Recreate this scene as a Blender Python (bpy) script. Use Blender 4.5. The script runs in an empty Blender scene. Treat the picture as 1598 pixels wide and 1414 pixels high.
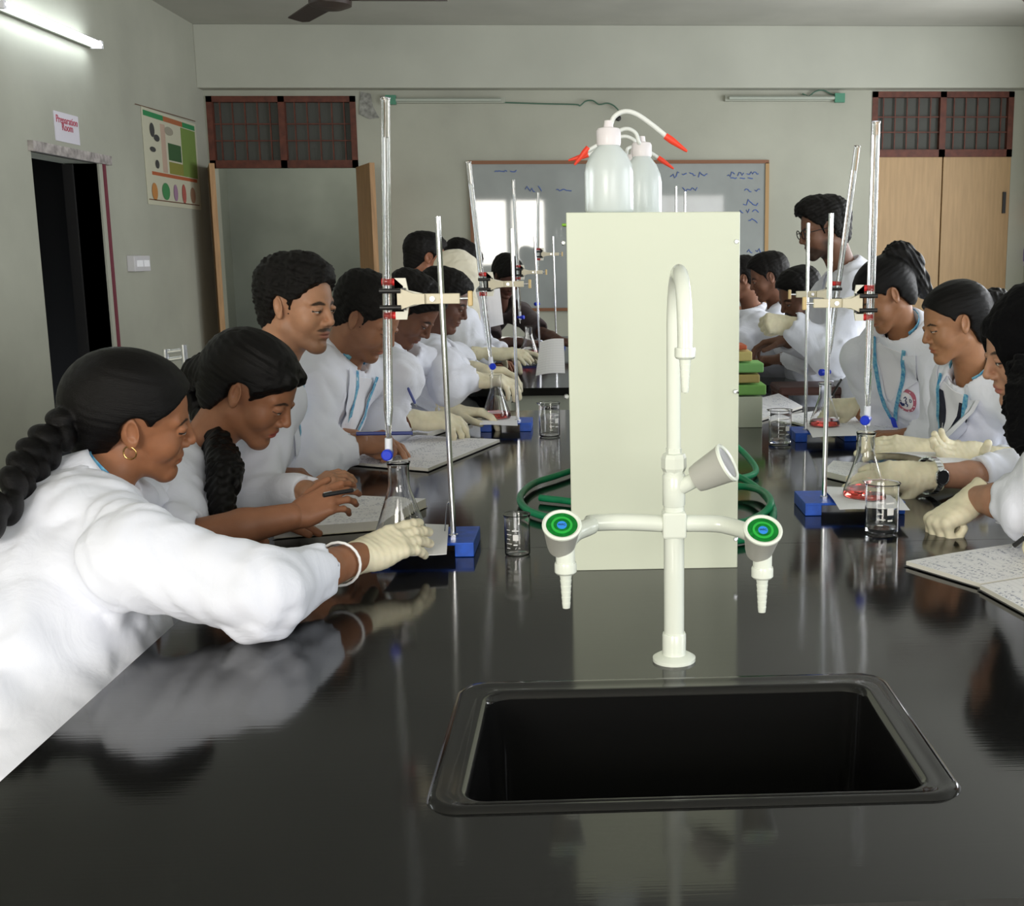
import bpy, bmesh, math, random
import numpy as np
from mathutils import Vector, Matrix
from mathutils.bvhtree import BVHTree
random.seed(7)
SC = bpy.context.scene
COL = SC.collection
# ---------------------------------------------------------------- camera, world, exposure
FPX, CX, CY = 1800.0, 1000.0, 707.0
def _cam():
    y = Vector(((913 - CX) / FPX, -(397 - CY) / FPX, -1)).normalized()        # world +Y seen by the camera
    r = .0145
    z = Vector((-math.sin(r), math.cos(r), 0)); z = (z - y * z.dot(y)).normalized()
    x = y.cross(z)
    return Matrix((x, y, z)).transposed()          # world -> camera
W2C = _cam()
CAMZ = 1.40
cam_data = bpy.data.cameras.new('camera'); cam = bpy.data.objects.new('camera', cam_data); COL.objects.link(cam)
cam_data.sensor_width = 36; cam_data.sensor_fit = 'HORIZONTAL'; cam_data.lens = 36 * FPX / 1598
cam_data.shift_x = -(CX - 799.0) / 1598          # the photograph is an off-centre crop
cam_data.clip_start = .05; cam_data.clip_end = 60
_m = W2C.transposed().to_4x4(); _m.translation = (0, 0, CAMZ); cam.matrix_world = _m
SC.camera = cam
def ray(px, py):
    return W2C.transposed() @ Vector(((px - CX) / FPX, -(py - CY) / FPX, -1))
def P3(px, py, Y):
    """the point at depth Y seen at pixel (px, py)"""
    d = ray(px, py); return Vector((0, 0, CAMZ)) + d * (Y / d.y)
def PZ(px, py, z=.90):
    d = ray(px, py); return Vector((0, 0, CAMZ)) + d * ((z - CAMZ) / d.z)
def PX(px, py, X):
    d = ray(px, py); return Vector((0, 0, CAMZ)) + d * (X / d.x)
def pix(p):
    q = W2C @ (Vector(p) - Vector((0, 0, CAMZ))); return (CX + FPX * q.x / -q.z, CY - FPX * q.y / -q.z)
SC.view_settings.view_transform = 'Standard'; SC.view_settings.look = 'None'
SC.view_settings.gamma = 1; SC.view_settings.use_curve_mapping = False
SC.view_settings.exposure = 0.38
world = bpy.data.worlds.new('world'); SC.world = world; world.use_nodes = True
world.node_tree.nodes['Background'].inputs[0].default_value = (.80, .90, 1.0, 1)
world.node_tree.nodes['Background'].inputs[1].default_value = .9
def area(name, loc, rot, sx, sy, power, col):
    d = bpy.data.lights.new(name, 'AREA'); d.shape = 'RECTANGLE'; d.size = sx; d.size_y = sy; d.energy = power; d.color = col
    o = bpy.data.objects.new(name, d); COL.objects.link(o); o.location = loc; o.rotation_euler = rot
    return o

# ---------------------------------------------------------------- helpers
def V(*a): return Vector(a if len(a) > 1 else a[0])

def tag(o, label=None, cat=None, group=None, kind=None):
    if label: o['label'] = label
    if cat: o['category'] = cat
    if group: o['group'] = group
    if kind: o['kind'] = kind
    return o

def empty(name, loc, label=None, cat=None, group=None):
    o = bpy.data.objects.new(name, None); COL.objects.link(o)
    o.location = loc; o.empty_display_size = .05
    return tag(o, label, cat, group)

def link(name, me, mat=None, parent=None, world=True):
    """link a mesh whose vertices are in world space; re-base on the parent's origin"""
    o = bpy.data.objects.new(name, me); COL.objects.link(o)
    if mat is not None:
        me.materials.clear(); me.materials.append(mat)
    if parent is not None:
        o.parent = parent
        if world:
            p = parent; off = Vector((0, 0, 0))
            while p is not None:
                off += p.location; p = p.parent
            o.location = -off
    return o

def mesh(name, verts, faces, smooth=False):
    me = bpy.data.meshes.new(name)
    me.from_pydata([tuple(v) for v in verts], [], [tuple(f) for f in faces])
    me.update()
    if smooth:
        me.polygons.foreach_set('use_smooth', [True] * len(me.polygons))
    return me

def bm_mesh(name, bm, smooth=False, angle=None):
    me = bpy.data.meshes.new(name)
    bmesh.ops.recalc_face_normals(bm, faces=bm.faces[:])
    bm.to_mesh(me); bm.free()
    if smooth:
        me.polygons.foreach_set('use_smooth', [True] * len(me.polygons))
        if angle:
            try: me.set_sharp_from_angle(angle=math.radians(angle))
            except Exception: pass
    me.update()
    return me

def bx(bm, x0, x1, y0, y1, z0, z1, M=None, bev=0):
    vs = [bm.verts.new((x, y, z)) for z in (z0, z1) for y in (y0, y1) for x in (x0, x1)]
    fs = []
    for f in ((0, 2, 3, 1), (4, 5, 7, 6), (0, 1, 5, 4), (2, 6, 7, 3), (0, 4, 6, 2), (1, 3, 7, 5)):
        fs.append(bm.faces.new([vs[i] for i in f]))
    if bev:
        es = set(e for f in fs for e in f.edges)
        r = bmesh.ops.bevel(bm, geom=list(es), offset=bev, segments=2, affect='EDGES', profile=.5)
        vs = list(set(vs_ for f in r['faces'] for vs_ in f.verts) | set(v for v in vs if v.is_valid))
    if M is not None:
        bmesh.ops.transform(bm, matrix=M, verts=[v for v in vs if v.is_valid])
    return vs

def box(name, x0, x1, y0, y1, z0, z1, mat, parent=None, bev=0, M=None):
    bm = bmesh.new(); bx(bm, x0, x1, y0, y1, z0, z1, M, bev)
    return link(name, bm_mesh(name, bm), mat, parent)

def lathe(profile, n=24, M=None, cap=True):
    """profile: list of (r, z); returns verts, faces"""
    vs, fs = [], []
    for r, z in profile:
        for i in range(n):
            a = 2 * math.pi * i / n
            vs.append(Vector((r * math.cos(a), r * math.sin(a), z)))
    m = len(profile)
    for j in range(m - 1):
        for i in range(n):
            k = (i + 1) % n
            fs.append((j * n + i, j * n + k, (j + 1) * n + k, (j + 1) * n + i))
    if cap:
        if profile[0][0] > 1e-5: fs.append(tuple(range(n - 1, -1, -1)))
        if profile[-1][0] > 1e-5: fs.append(tuple((m - 1) * n + i for i in range(n)))
    if M is not None: vs = [M @ v for v in vs]
    return vs, fs

def lathe_obj(name, profile, mat, parent=None, n=24, M=None, cap=True, smooth=True, angle=35):
    vs, fs = lathe(profile, n, M, cap)
    bm = bmesh.new()
    bv = [bm.verts.new(v) for v in vs]
    for f in fs:
        try: bm.faces.new([bv[i] for i in f])
        except ValueError: pass
    bmesh.ops.remove_doubles(bm, verts=bm.verts[:], dist=1e-6)
    return link(name, bm_mesh(name, bm, smooth, angle), mat, parent)

def tube(pts, r, n=10, closed=False, sub=0):
    pts = [Vector(p) for p in pts]
    if sub: pts = catmull(pts, sub, closed)
    rr = r if hasattr(r, '__len__') else [r] * len(pts)
    if len(rr) != len(pts):
        src = rr; rr = [src[0] + (src[-1] - src[0]) * i / (len(pts) - 1) for i in range(len(pts))]
    vs, fs = [], []
    m = len(pts); up = None
    for i, p in enumerate(pts):
        if closed: t = (pts[(i + 1) % m] - pts[i - 1])
        else: t = pts[min(i + 1, m - 1)] - pts[max(i - 1, 0)]
        t.normalize()
        if up is None:
            up = Vector((0, 0, 1)) if abs(t.z) < .9 else Vector((1, 0, 0))
        s = t.cross(up).normalized(); up = s.cross(t).normalized()
        for k in range(n):
            a = 2 * math.pi * k / n
            vs.append(p + (s * math.cos(a) + up * math.sin(a)) * rr[i])
    last = m if closed else m - 1
    for i in range(last):
        j = (i + 1) % m
        for k in range(n):
            l = (k + 1) % n
            fs.append((i * n + k, i * n + l, j * n + l, j * n + k))
    if not closed:
        fs.append(tuple(range(n - 1, -1, -1))); fs.append(tuple((m - 1) * n + k for k in range(n)))
    return vs, fs

def catmull(P, sub, closed=False):
    out = []; n = len(P)
    rng = range(n if closed else n - 1)
    for i in rng:
        if closed: a, b, c, d = P[i - 1], P[i], P[(i + 1) % n], P[(i + 2) % n]
        else: a, b, c, d = P[max(i - 1, 0)], P[i], P[i + 1], P[min(i + 2, n - 1)]
        for s in range(sub):
            t = s / sub
            out.append(.5 * ((2 * b) + (-a + c) * t + (2 * a - 5 * b + 4 * c - d) * t * t + (-a + 3 * b - 3 * c + d) * t ** 3))
    if not closed: out.append(P[-1].copy())
    return out

def tube_obj(name, pts, r, mat, parent=None, n=10, closed=False, sub=0):
    vs, fs = tube(pts, r, n, closed, sub)
    bm = bmesh.new(); bv = [bm.verts.new(v) for v in vs]
    for f in fs: bm.faces.new([bv[i] for i in f])
    return link(name, bm_mesh(name, bm, True, 50), mat, parent)

def merged(name, parts, mat, parent=None, smooth=True, angle=40):
    """parts: list of (verts, faces) joined to one mesh"""
    bm = bmesh.new()
    for vs, fs in parts:
        bv = [bm.verts.new(v) for v in vs]
        for f in fs:
            try: bm.faces.new([bv[i] for i in f])
            except ValueError: pass
    return link(name, bm_mesh(name, bm, smooth, angle), mat, parent)

def text_mesh(o):
    """swap a text object for a real mesh"""
    bpy.context.view_layer.update()
    me = bpy.data.meshes.new_from_object(o.evaluated_get(bpy.context.evaluated_depsgraph_get()))
    n = bpy.data.objects.new('lettering', me); COL.objects.link(n); n.parent = o.parent
    if not me.materials:
        for m in o.data.materials: me.materials.append(m)
    bpy.data.objects.remove(o)
    return n

def frame(origin, z, x=None):
    """4x4 with local z along z"""
    z = Vector(z).normalized()
    x = Vector(x) if x is not None else (Vector((1, 0, 0)) if abs(z.x) < .9 else Vector((0, 1, 0)))
    y = z.cross(x).normalized(); x = y.cross(z).normalized()
    M = Matrix((x, y, z)).transposed().to_4x4(); M.translation = Vector(origin)
    return M

# ---------------------------------------------------------------- materials
MATS = {}
def nmat(name):
    m = bpy.data.materials.new(name); m.use_nodes = True
    nt = m.node_tree; b = nt.nodes['Principled BSDF']
    return m, nt, b

def N(nt, t, **kw):
    n = nt.nodes.new(t)
    for k, v in kw.items():
        if k in n.inputs.keys(): n.inputs[k].default_value = v
        else: setattr(n, k, v)
    return n

def pmat(name, col, rough=.5, metal=0, noise=0, nscale=40, bump=0, bscale=200, spec=.5, coat=0, stretch=None, sss=0, trans=0, ior=1.45, col2=None, detail=3):
    if name in MATS: return MATS[name]
    m, nt, b = nmat(name)
    c = (*col, 1) if len(col) == 3 else col
    b.inputs['Base Color'].default_value = c
    b.inputs['Roughness'].default_value = rough
    b.inputs['Metallic'].default_value = metal
    b.inputs['Specular IOR Level'].default_value = spec
    b.inputs['Coat Weight'].default_value = coat
    b.inputs['Transmission Weight'].default_value = trans
    b.inputs['IOR'].default_value = ior
    if sss:
        b.inputs['Subsurface Weight'].default_value = sss
        b.inputs['Subsurface Radius'].default_value = (.01, .004, .002)
    L = nt.links
    if noise or bump:
        tc = N(nt, 'ShaderNodeTexCoord'); mp = N(nt, 'ShaderNodeMapping')
        if stretch: mp.inputs['Scale'].default_value = stretch
        L.new(tc.outputs['Object'], mp.inputs['Vector'])
    if noise:
        nz = N(nt, 'ShaderNodeTexNoise'); nz.inputs['Scale'].default_value = nscale; nz.inputs['Detail'].default_value = detail
        L.new(mp.outputs[0], nz.inputs['Vector'])
        mx = N(nt, 'ShaderNodeMix', data_type='RGBA')
        lo = tuple(x * (1 - noise) for x in c[:3]) if col2 is None else col2
        hi = tuple(min(1, x * (1 + noise)) for x in c[:3]) if col2 is None else c[:3]
        mx.inputs[6].default_value = (*lo, 1); mx.inputs[7].default_value = (*hi, 1)
        mr = N(nt, 'ShaderNodeMapRange'); mr.inputs[1].default_value = .3; mr.inputs[2].default_value = .7
        L.new(nz.outputs[0], mr.inputs[0]); L.new(mr.outputs[0], mx.inputs[0]); L.new(mx.outputs[2], b.inputs['Base Color'])
    if bump:
        nb = N(nt, 'ShaderNodeTexNoise'); nb.inputs['Scale'].default_value = bscale; nb.inputs['Detail'].default_value = 3
        L.new(mp.outputs[0], nb.inputs['Vector'])
        bp = N(nt, 'ShaderNodeBump'); bp.inputs['Strength'].default_value = bump; bp.inputs['Distance'].default_value = .002
        L.new(nb.outputs[0], bp.inputs['Height']); L.new(bp.outputs[0], b.inputs['Normal'])
    MATS[name] = m
    return m

# ---------------------------------------------------------------- implicit surfaces
class Field:
    def __init__(s, lo, hi, h):
        s.h = h; s.lo = np.array(lo, np.float32)
        s.n = np.ceil((np.array(hi) - s.lo) / h).astype(int) + 1
        s.f = np.full(s.n, .06, np.float32)
    def sub(s, lo, hi):
        a = np.clip(np.floor((np.array(lo) - s.lo) / s.h).astype(int), 0, s.n)
        b = np.clip(np.ceil((np.array(hi) - s.lo) / s.h).astype(int) + 1, 0, s.n)
        sl = tuple(slice(int(a[i]), int(b[i])) for i in range(3))
        ax = [(s.lo[i] + s.h * np.arange(a[i], b[i], dtype=np.float32)) for i in range(3)]
        return sl, ax[0][:, None, None], ax[1][None, :, None], ax[2][None, None, :]
    def put(s, sl, d, k, op):
        f = s.f[sl]
        if f.size == 0: return
        if op == 'sub': d = -d; r = -smin(-f, -d, k) if k else np.maximum(f, d)
        elif op == 'int': r = -smin(-f, -d, k) if k else np.maximum(f, d)
        else: r = smin(f, d, k) if k else np.minimum(f, d)
        s.f[sl] = r
    def ell(s, c, r, k=.01, op='add', R=None):
        c = np.array(c, float); r = np.array(r, float); m = k + 3 * s.h
        e = r + m if R is None else np.full(3, r.max() + m)
        sl, x, y, z = s.sub(c - e, c + e)
        x = x - c[0]; y = y - c[1]; z = z - c[2]
        if R is not None:   # columns = local axes
            x, y, z = (x * R[0][0] + y * R[1][0] + z * R[2][0], x * R[0][1] + y * R[1][1] + z * R[2][1], x * R[0][2] + y * R[1][2] + z * R[2][2])
        k0 = np.sqrt((x / r[0]) ** 2 + (y / r[1]) ** 2 + (z / r[2]) ** 2)
        k1 = np.sqrt((x / r[0] ** 2) ** 2 + (y / r[1] ** 2) ** 2 + (z / r[2] ** 2) ** 2) + 1e-6
        s.put(sl, (k0 * (k0 - 1) / k1).astype(np.float32), k, op)
    def cap(s, a, b, ra, rb=None, k=.01, op='add'):
        rb = ra if rb is None else rb
        a = np.array(a, float); b = np.array(b, float); m = max(ra, rb) + k + 3 * s.h
        sl, x, y, z = s.sub(np.minimum(a, b) - m, np.maximum(a, b) + m)
        ba = b - a; L2 = float(ba @ ba) + 1e-12
        x = x - a[0]; y = y - a[1]; z = z - a[2]
        t = np.clip((x * ba[0] + y * ba[1] + z * ba[2]) / L2, 0, 1)
        d = np.sqrt((x - t * ba[0]) ** 2 + (y - t * ba[1]) ** 2 + (z - t * ba[2]) ** 2) - (ra + (rb - ra) * t)
        s.put(sl, d.astype(np.float32), k, op)
    def chain(s, pts, rs, k=.01, op='add'):
        for i in range(len(pts) - 1): s.cap(pts[i], pts[i + 1], rs[i], rs[i + 1], k, op)
    def grids(s):
        return s.sub(s.lo - 1, s.lo + s.n * s.h + 1)[1:]
    def mesh(s):
        f = s.f.copy(); f[0] = f[-1] = .01; f[:, 0] = f[:, -1] = .01; f[:, :, 0] = f[:, :, -1] = .01
        S = f < 0
        cnt = np.zeros(np.array(S.shape) - 1, np.int8)
        for dx in (0, 1):
            for dy in (0, 1):
                for dz in (0, 1):
                    cnt += S[dx:dx + cnt.shape[0], dy:dy + cnt.shape[1], dz:dz + cnt.shape[2]]
        I = np.argwhere((cnt > 0) & (cnt < 8))
        idx = np.full(cnt.shape, -1, np.int32); idx[tuple(I.T)] = np.arange(len(I))
        acc = np.zeros((len(I), 3)); w = np.zeros(len(I))
        cor = [(a, b, c) for a in (0, 1) for b in (0, 1) for c in (0, 1)]
        val = {c: f[I[:, 0] + c[0], I[:, 1] + c[1], I[:, 2] + c[2]] for c in cor}
        for c in cor:
            for ax in range(3):
                if c[ax]: continue
                d = list(c); d[ax] = 1; d = tuple(d)
                v0, v1 = val[c], val[d]; m = (v0 < 0) != (v1 < 0)
                t = np.where(m, v0 / np.where(m, v0 - v1, 1), 0)
                p = np.array(c, float)[None, :].repeat(len(I), 0); p[:, ax] += t
                acc[m] += p[m]; w[m] += 1
        P = s.lo + s.h * (I + acc / w[:, None])
        Q = []
        for ax in range(3):
            a0 = [slice(1, -1)] * 3; a0[ax] = slice(0, -1); a1 = list(a0); a1[ax] = slice(1, None)
            e0 = S[tuple(a0)]; e1 = S[tuple(a1)]
            E = np.argwhere(e0 != e1); E = E + np.array([0 if i == ax else 1 for i in range(3)])
            ins = S[E[:, 0], E[:, 1], E[:, 2]]
            u, v = [(1, 2), (2, 0), (0, 1)][ax]
            def g(du, dv):
                J = E.copy(); J[:, u] -= du; J[:, v] -= dv
                return idx[J[:, 0], J[:, 1], J[:, 2]]
            q = np.stack([g(1, 1), g(0, 1), g(0, 0), g(1, 0)], 1)
            q[~ins] = q[~ins][:, ::-1]
            Q.append(q)
        Q = np.concatenate(Q)
        Q = Q[(Q >= 0).all(1)]
        return P, Q

def smin(a, b, k):
    h = np.maximum(k - np.abs(a - b), 0) / k
    return np.minimum(a, b) - h * h * (k / 4)

def wob(x, y, z, fr, seed=0):
    """cheap smooth noise in -1..1 on broadcast arrays"""
    r = np.random.RandomState(seed); o = 0
    for i in range(4):
        k = r.normal(size=3) * fr * (1 + .45 * i); ph = r.uniform(0, 6.3, 2); k2 = r.normal(size=3) * fr * .6
        o = o + np.sin(x * k[0] + y * k[1] + z * k[2] + ph[0] + 1.3 * np.sin(x * k2[0] + y * k2[1] + z * k2[2] + ph[1])) / (1 + .5 * i)
    return (o / 2.3).astype(np.float32)

def np_mesh(name, P, Q, smooth=True):
    me = bpy.data.meshes.new(name)
    nv, nf = len(P), len(Q)
    me.vertices.add(nv); me.vertices.foreach_set('co', np.asarray(P, np.float32).ravel())
    me.loops.add(nf * 4); me.loops.foreach_set('vertex_index', np.asarray(Q, np.int32).ravel())
    me.polygons.add(nf); me.polygons.foreach_set('loop_start', np.arange(nf, dtype=np.int32) * 4)
    me.polygons.foreach_set('use_smooth', np.ones(nf, bool))
    me.update(calc_edges=True); me.validate()
    return me

def lap(P, Q, it=1, w=.5):
    """laplacian smoothing of a quad soup"""
    e = np.concatenate([Q[:, [0, 1]], Q[:, [1, 2]], Q[:, [2, 3]], Q[:, [3, 0]]])
    a = np.concatenate([e[:, 0], e[:, 1]]); b = np.concatenate([e[:, 1], e[:, 0]])
    n = np.bincount(a, minlength=len(P))[:, None] + 1e-9
    for _ in range(it):
        s = np.stack([np.bincount(a, weights=P[b, i], minlength=len(P)) for i in range(3)], 1)
        P = P + w * (s / n - P)
    return P

def xf(P, M):
    M = np.array(M); return P @ M[:3, :3].T + M[:3, 3]

# ---------------------------------------------------------------- people
def head_prims(F, s):
    """s: dict of options; head frame: x forward, y left, z up, metres, origin mid head"""
    fem = s.get('fem', False)
    F.ell((-.014, 0, .036), (.096, .075, .086), .01)
    F.ell((.022, 0, .02), (.068, .066, .082), .02)
    F.ell((.034, 0, -.032), (.056, .052, .070), .02)
    jw = .045 if fem else .050
    for q in (1, -1):
        F.cap((-.002, q * jw, -.052), (.066, q * .016, -.097), .017, .016, .022)      # jaw line
        F.ell((.058, q * .037, -.028), (.026, .025, .030), .02)      # cheek
        F.cap((.080, q * .012, .020), (.070, q * .044, .022), .010, .009, .012)
    F.ell((.073, 0, -.099), (.018, .020, .016), .016)
    F.cap((.076, 0, -.080), (.076, 0, -.045), .013, .015, .016)
    F.ell((.078, 0, -.060), (.012, .030, .018), .014)
    for q in (1, -1):
        F.ell((.101, q * .032, .000), (.018, .017, .012), .010, 'sub')
        F.ell((.080, q * .0315, .0015), (.0135, .0145, .0125), .003)
        F.ell((.0835, q * .0315, .0085), (.0115, .0155, .0060), .004)
    # nose
    nl = s.get('nose', 1.0)
    F.cap((.085, 0, .016), (.104 + .004 * nl, 0, -.024), .0080, .0082, .012)
    F.ell((.1045, 0, -.029), (.0105, .0085, .0080), .006)
    for q in (1, -1): F.ell((.095, q * .0120, -.033), (.0105, .0070, .0068), .006)
    # mouth
    F.ell((.0885, 0, -.0572), (.0095, .023, .0055), .006)
    F.ell((.0870, 0, -.0690), (.0095, .020, .0062), .006)
    F.ell((.100, 0, -.0628), (.012, .027, .0010), .003, 'sub')
    F.ell((.096, 0, -.0800), (.010, .018, .0050), .008, 'sub')
    # ears
    for q in (1, -1):
        R = Matrix.Rotation(math.radians(-14), 3, 'Y') @ Matrix.Rotation(q * math.radians(22), 3, 'Z')
        Rn = np.array(R)
        F.ell((-.006, q * .076, .002), (.018, .007, .031), .006, 'add', Rn)
        F.ell((-.001, q * .083, .004), (.010, .006, .019), .003, 'sub', Rn)
        F.ell((.002, q * .077, -.020), (.008, .006, .011), .005)

HAIRLINE_M = ([-.14, -.10, -.07, -.045, -.030, -.012, .004, .020, .036, .052, .070, .085, .12],
              [-.085, -.085, -.080, -.062, -.038, -.012, -.018, -.018, .024, .034, .056, .078, .09])
HAIRLINE_F = ([-.14, -.10, -.07, -.045, -.030, -.012, .004, .020, .036, .056, .074, .088, .12],
              [-.095, -.095, -.092, -.072, -.035, -.002, -.012, .004, .032, .046, .066, .084, .09])

def skin_colors(P, s):
    """P in head frame -> colour array"""
    base = np.array(s.get('skin', (.30, .135, .07)))
    C = np.tile(base, (len(P), 1)); x, y, z = P.T
    inh = z > -.14
    def mixc(w, c): C[:] = C * (1 - w[:, None]) + np.array(c) * w[:, None]
    def g(a): return np.clip(a, 0, 1)
    front = g((x - .06) / .02)
    ay = np.abs(y)
    lipw = g(2.2 - ((y / .0225) ** 2 + ((z + .0628) / .0118) ** 2) * 2.0) * g((x - .080) / .004)
    mixc(lipw * .75, s.get('lip', (base * np.array([.95, .55, .55]))))
    brow = g(2.2 - (((ay - .031) / .019) ** 2 + ((z - .0225 + .25 * np.abs(ay - .028)) / (.0048 if not s.get('fem') else .0034)) ** 2) * 1.5) * front
    mixc(brow * .92, (.012, .009, .008))
    if s.get('beard'):
        w = g((-.030 - z) / .02 + (x - .02) * 0) * g((x + .012) / .02) * g((z + .124) / .008) * g((x + .02 + (z + .085) * .6) / .012 + .2)
        w = w * (1 - g(1.3 - ((y / .020) ** 2 + ((z + .0635) / .010) ** 2))) * g(1 - (x - .05) / .1 * g((z + .045) / .02))
        cheek = g((z + .060 + (.085 - x) * .55) / .012)
        mixc(w * (1 - cheek * g((x - .02) / .03)) * s['beard'], (.015, .011, .009))
    if s.get('moustache'):
        w = g(2 - (((ay - .010) / .020) ** 2 + ((z + .0475 + .12 * ay) / .0050) ** 2) * 1.6) * g((x - .078) / .004)
        mixc(w * s['moustache'], (.015, .011, .009))
    # eyes
    op = s.get('eye', .5)
    ex = (ay - .0315) / .0140; lid = .0058 * op * np.clip(1 - ex ** 2, 0, 1)
    zz = z + .0005
    ins = (np.abs(ex) < 1) & (zz < lid) & (zz > -.0035 * np.clip(1 - ex ** 2, 0, 1)) & (x > .08)
    C[ins] = (.55, .50, .46)
    ir = ins & ((ay - .0315) ** 2 + (zz - .0005) ** 2 < .0052 ** 2); C[ir] = (.015, .010, .008)
    lash = (np.abs(ex) < 1.1) & (np.abs(zz - lid - .0006) < .0016) & (x > .078)
    C[lash] = (.012, .01, .01)
    return C

def head_matrix(c, yaw, pitch, roll, sc=1.0):
    """yaw: degrees, 0 faces +X, 90 faces +Y; pitch>0 looks down; roll>0 tips to own right"""
    R = Matrix.Rotation(math.radians(yaw), 4, 'Z') @ Matrix.Rotation(math.radians(pitch), 4, 'Y') @ Matrix.Rotation(math.radians(roll), 4, 'X')
    return Matrix.Translation(Vector(c)) @ R @ Matrix.Scale(sc, 4)

def skin_mat():
    if 'skin' in MATS: return MATS['skin']
    m, nt, b = nmat('skin'); L = nt.links
    at = N(nt, 'ShaderNodeAttribute'); at.attribute_name = 'Col'
    tc = N(nt, 'ShaderNodeTexCoord'); nz = N(nt, 'ShaderNodeTexNoise'); nz.inputs['Scale'].default_value = 60
    L.new(tc.outputs['Object'], nz.inputs['Vector'])
    mr = N(nt, 'ShaderNodeMapRange'); mr.inputs[3].default_value = .85; mr.inputs[4].default_value = 1.15
    L.new(nz.outputs[0], mr.inputs[0])
    mx = N(nt, 'ShaderNodeVectorMath', operation='MULTIPLY')
    L.new(at.outputs['Color'], mx.inputs[0]); L.new(mr.outputs[0], mx.inputs[1]); L.new(mx.outputs[0], b.inputs['Base Color'])
    b.inputs['Roughness'].default_value = .48; b.inputs['Specular IOR Level'].default_value = .35
    b.inputs['Subsurface Weight'].default_value = .12; b.inputs['Subsurface Radius'].default_value = (.012, .004, .002)
    b.inputs['Subsurface Scale'].default_value = .5
    bp = N(nt, 'ShaderNodeBump'); bp.inputs['Strength'].default_value = .12; bp.inputs['Distance'].default_value = .001
    n2 = N(nt, 'ShaderNodeTexNoise'); n2.inputs['Scale'].default_value = 500
    L.new(tc.outputs['Object'], n2.inputs['Vector']); L.new(n2.outputs[0], bp.inputs['Height']); L.new(bp.outputs[0], b.inputs['Normal'])
    MATS['skin'] = m
    return m

def hair_mat(name='hair', stretch=(5, 60, 60), rough=.36, col=(.004, .0032, .003), bump=.5, spec=.15):
    if name in MATS: return MATS[name]
    m, nt, b = nmat(name); L = nt.links
    tc = N(nt, 'ShaderNodeTexCoord'); mp = N(nt, 'ShaderNodeMapping'); mp.inputs['Scale'].default_value = stretch
    L.new(tc.outputs['UV' if stretch is None else 'Object'], mp.inputs['Vector'])
    nz = N(nt, 'ShaderNodeTexNoise'); nz.inputs['Scale'].default_value = 6; nz.inputs['Detail'].default_value = 5; nz.inputs['Roughness'].default_value = .7
    L.new(mp.outputs[0], nz.inputs['Vector'])
    cr = N(nt, 'ShaderNodeMapRange'); cr.inputs[1].default_value = .35; cr.inputs[2].default_value = .7; cr.inputs[3].default_value = .6; cr.inputs[4].default_value = 2.0
    L.new(nz.outputs[0], cr.inputs[0])
    vm = N(nt, 'ShaderNodeVectorMath', operation='SCALE'); vm.inputs[0].default_value = col
    L.new(cr.outputs[0], vm.inputs['Scale']); L.new(vm.outputs[0], b.inputs['Base Color'])
    b.inputs['Roughness'].default_value = rough; b.inputs['Specular IOR Level'].default_value = spec
    bp = N(nt, 'ShaderNodeBump'); bp.inputs['Strength'].default_value = bump; bp.inputs['Distance'].default_value = .004
    L.new(nz.outputs[0], bp.inputs['Height']); L.new(bp.outputs[0], b.inputs['Normal'])
    MATS[name] = m
    return m

def cloth_mat(name, col, rough=.85, bump=.25, scale=9, weave=True, trans=0):
    if name in MATS: return MATS[name]
    m, nt, b = nmat(name); L = nt.links
    b.inputs['Base Color'].default_value = (*col, 1); b.inputs['Roughness'].default_value = rough
    b.inputs['Sheen Weight'].default_value = .15; b.inputs['Specular IOR Level'].default_value = .2
    tc = N(nt, 'ShaderNodeTexCoord')
    nz = N(nt, 'ShaderNodeTexNoise'); nz.inputs['Scale'].default_value = scale; nz.inputs['Detail'].default_value = 4; nz.inputs['Distortion'].default_value = 1.2
    L.new(tc.outputs['Object'], nz.inputs['Vector'])
    n2 = N(nt, 'ShaderNodeTexNoise'); n2.inputs['Scale'].default_value = 900
    L.new(tc.outputs['Object'], n2.inputs['Vector'])
    b1 = N(nt, 'ShaderNodeBump'); b1.inputs['Strength'].default_value = bump; b1.inputs['Distance'].default_value = .02
    b2 = N(nt, 'ShaderNodeBump'); b2.inputs['Strength'].default_value = .15; b2.inputs['Distance'].default_value = .001
    L.new(nz.outputs[0], b1.inputs['Height']); L.new(n2.outputs[0], b2.inputs['Height'])
    L.new(b1.outputs[0], b2.inputs['Normal']); L.new(b2.outputs[0], b.inputs['Normal'])
    MATS[name] = m
    return m

# ---- hands: wrist at origin, fingers +X, back of hand +Z, thumb +Y
POSES = {
    'relax': dict(c=[(22, 28, 16), (26, 32, 18), (30, 36, 20), (34, 38, 22)], sp=7, th=(38, -22, 14)),
    'flat': dict(c=[(8, 10, 6), (8, 11, 7), (10, 12, 7), (12, 14, 8)], sp=6, th=(40, -12, 8)),
    'write': dict(c=[(42, 38, 18), (50, 48, 24), (58, 62, 32), (62, 68, 34)], sp=2, th=(20, -40, 26)),
    'grip': dict(c=[(14, 22, 16), (14, 24, 16), (15, 24, 16), (16, 26, 18)], sp=8, th=(34, -48, 16)),
    'reach': dict(c=[(4, 8, 6), (7, 12, 8), (11, 15, 10), (16, 18, 12)], sp=4, th=(34, -40, 12)),
    'point': dict(c=[(40, 22, 12), (72, 82, 45), (76, 84, 46), (78, 84, 46)], sp=2, th=(16, -44, 34)),
    'fist': dict(c=[(66, 84, 45), (70, 86, 46), (74, 86, 46), (76, 86, 46)], sp=1, th=(16, -50, 40)),
    'hold': dict(c=[(58, 20, 10), (60, 22, 12), (62, 24, 14), (62, 28, 16)], sp=4, th=(30, -58, 6)),
}
HCACHE = {}
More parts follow.
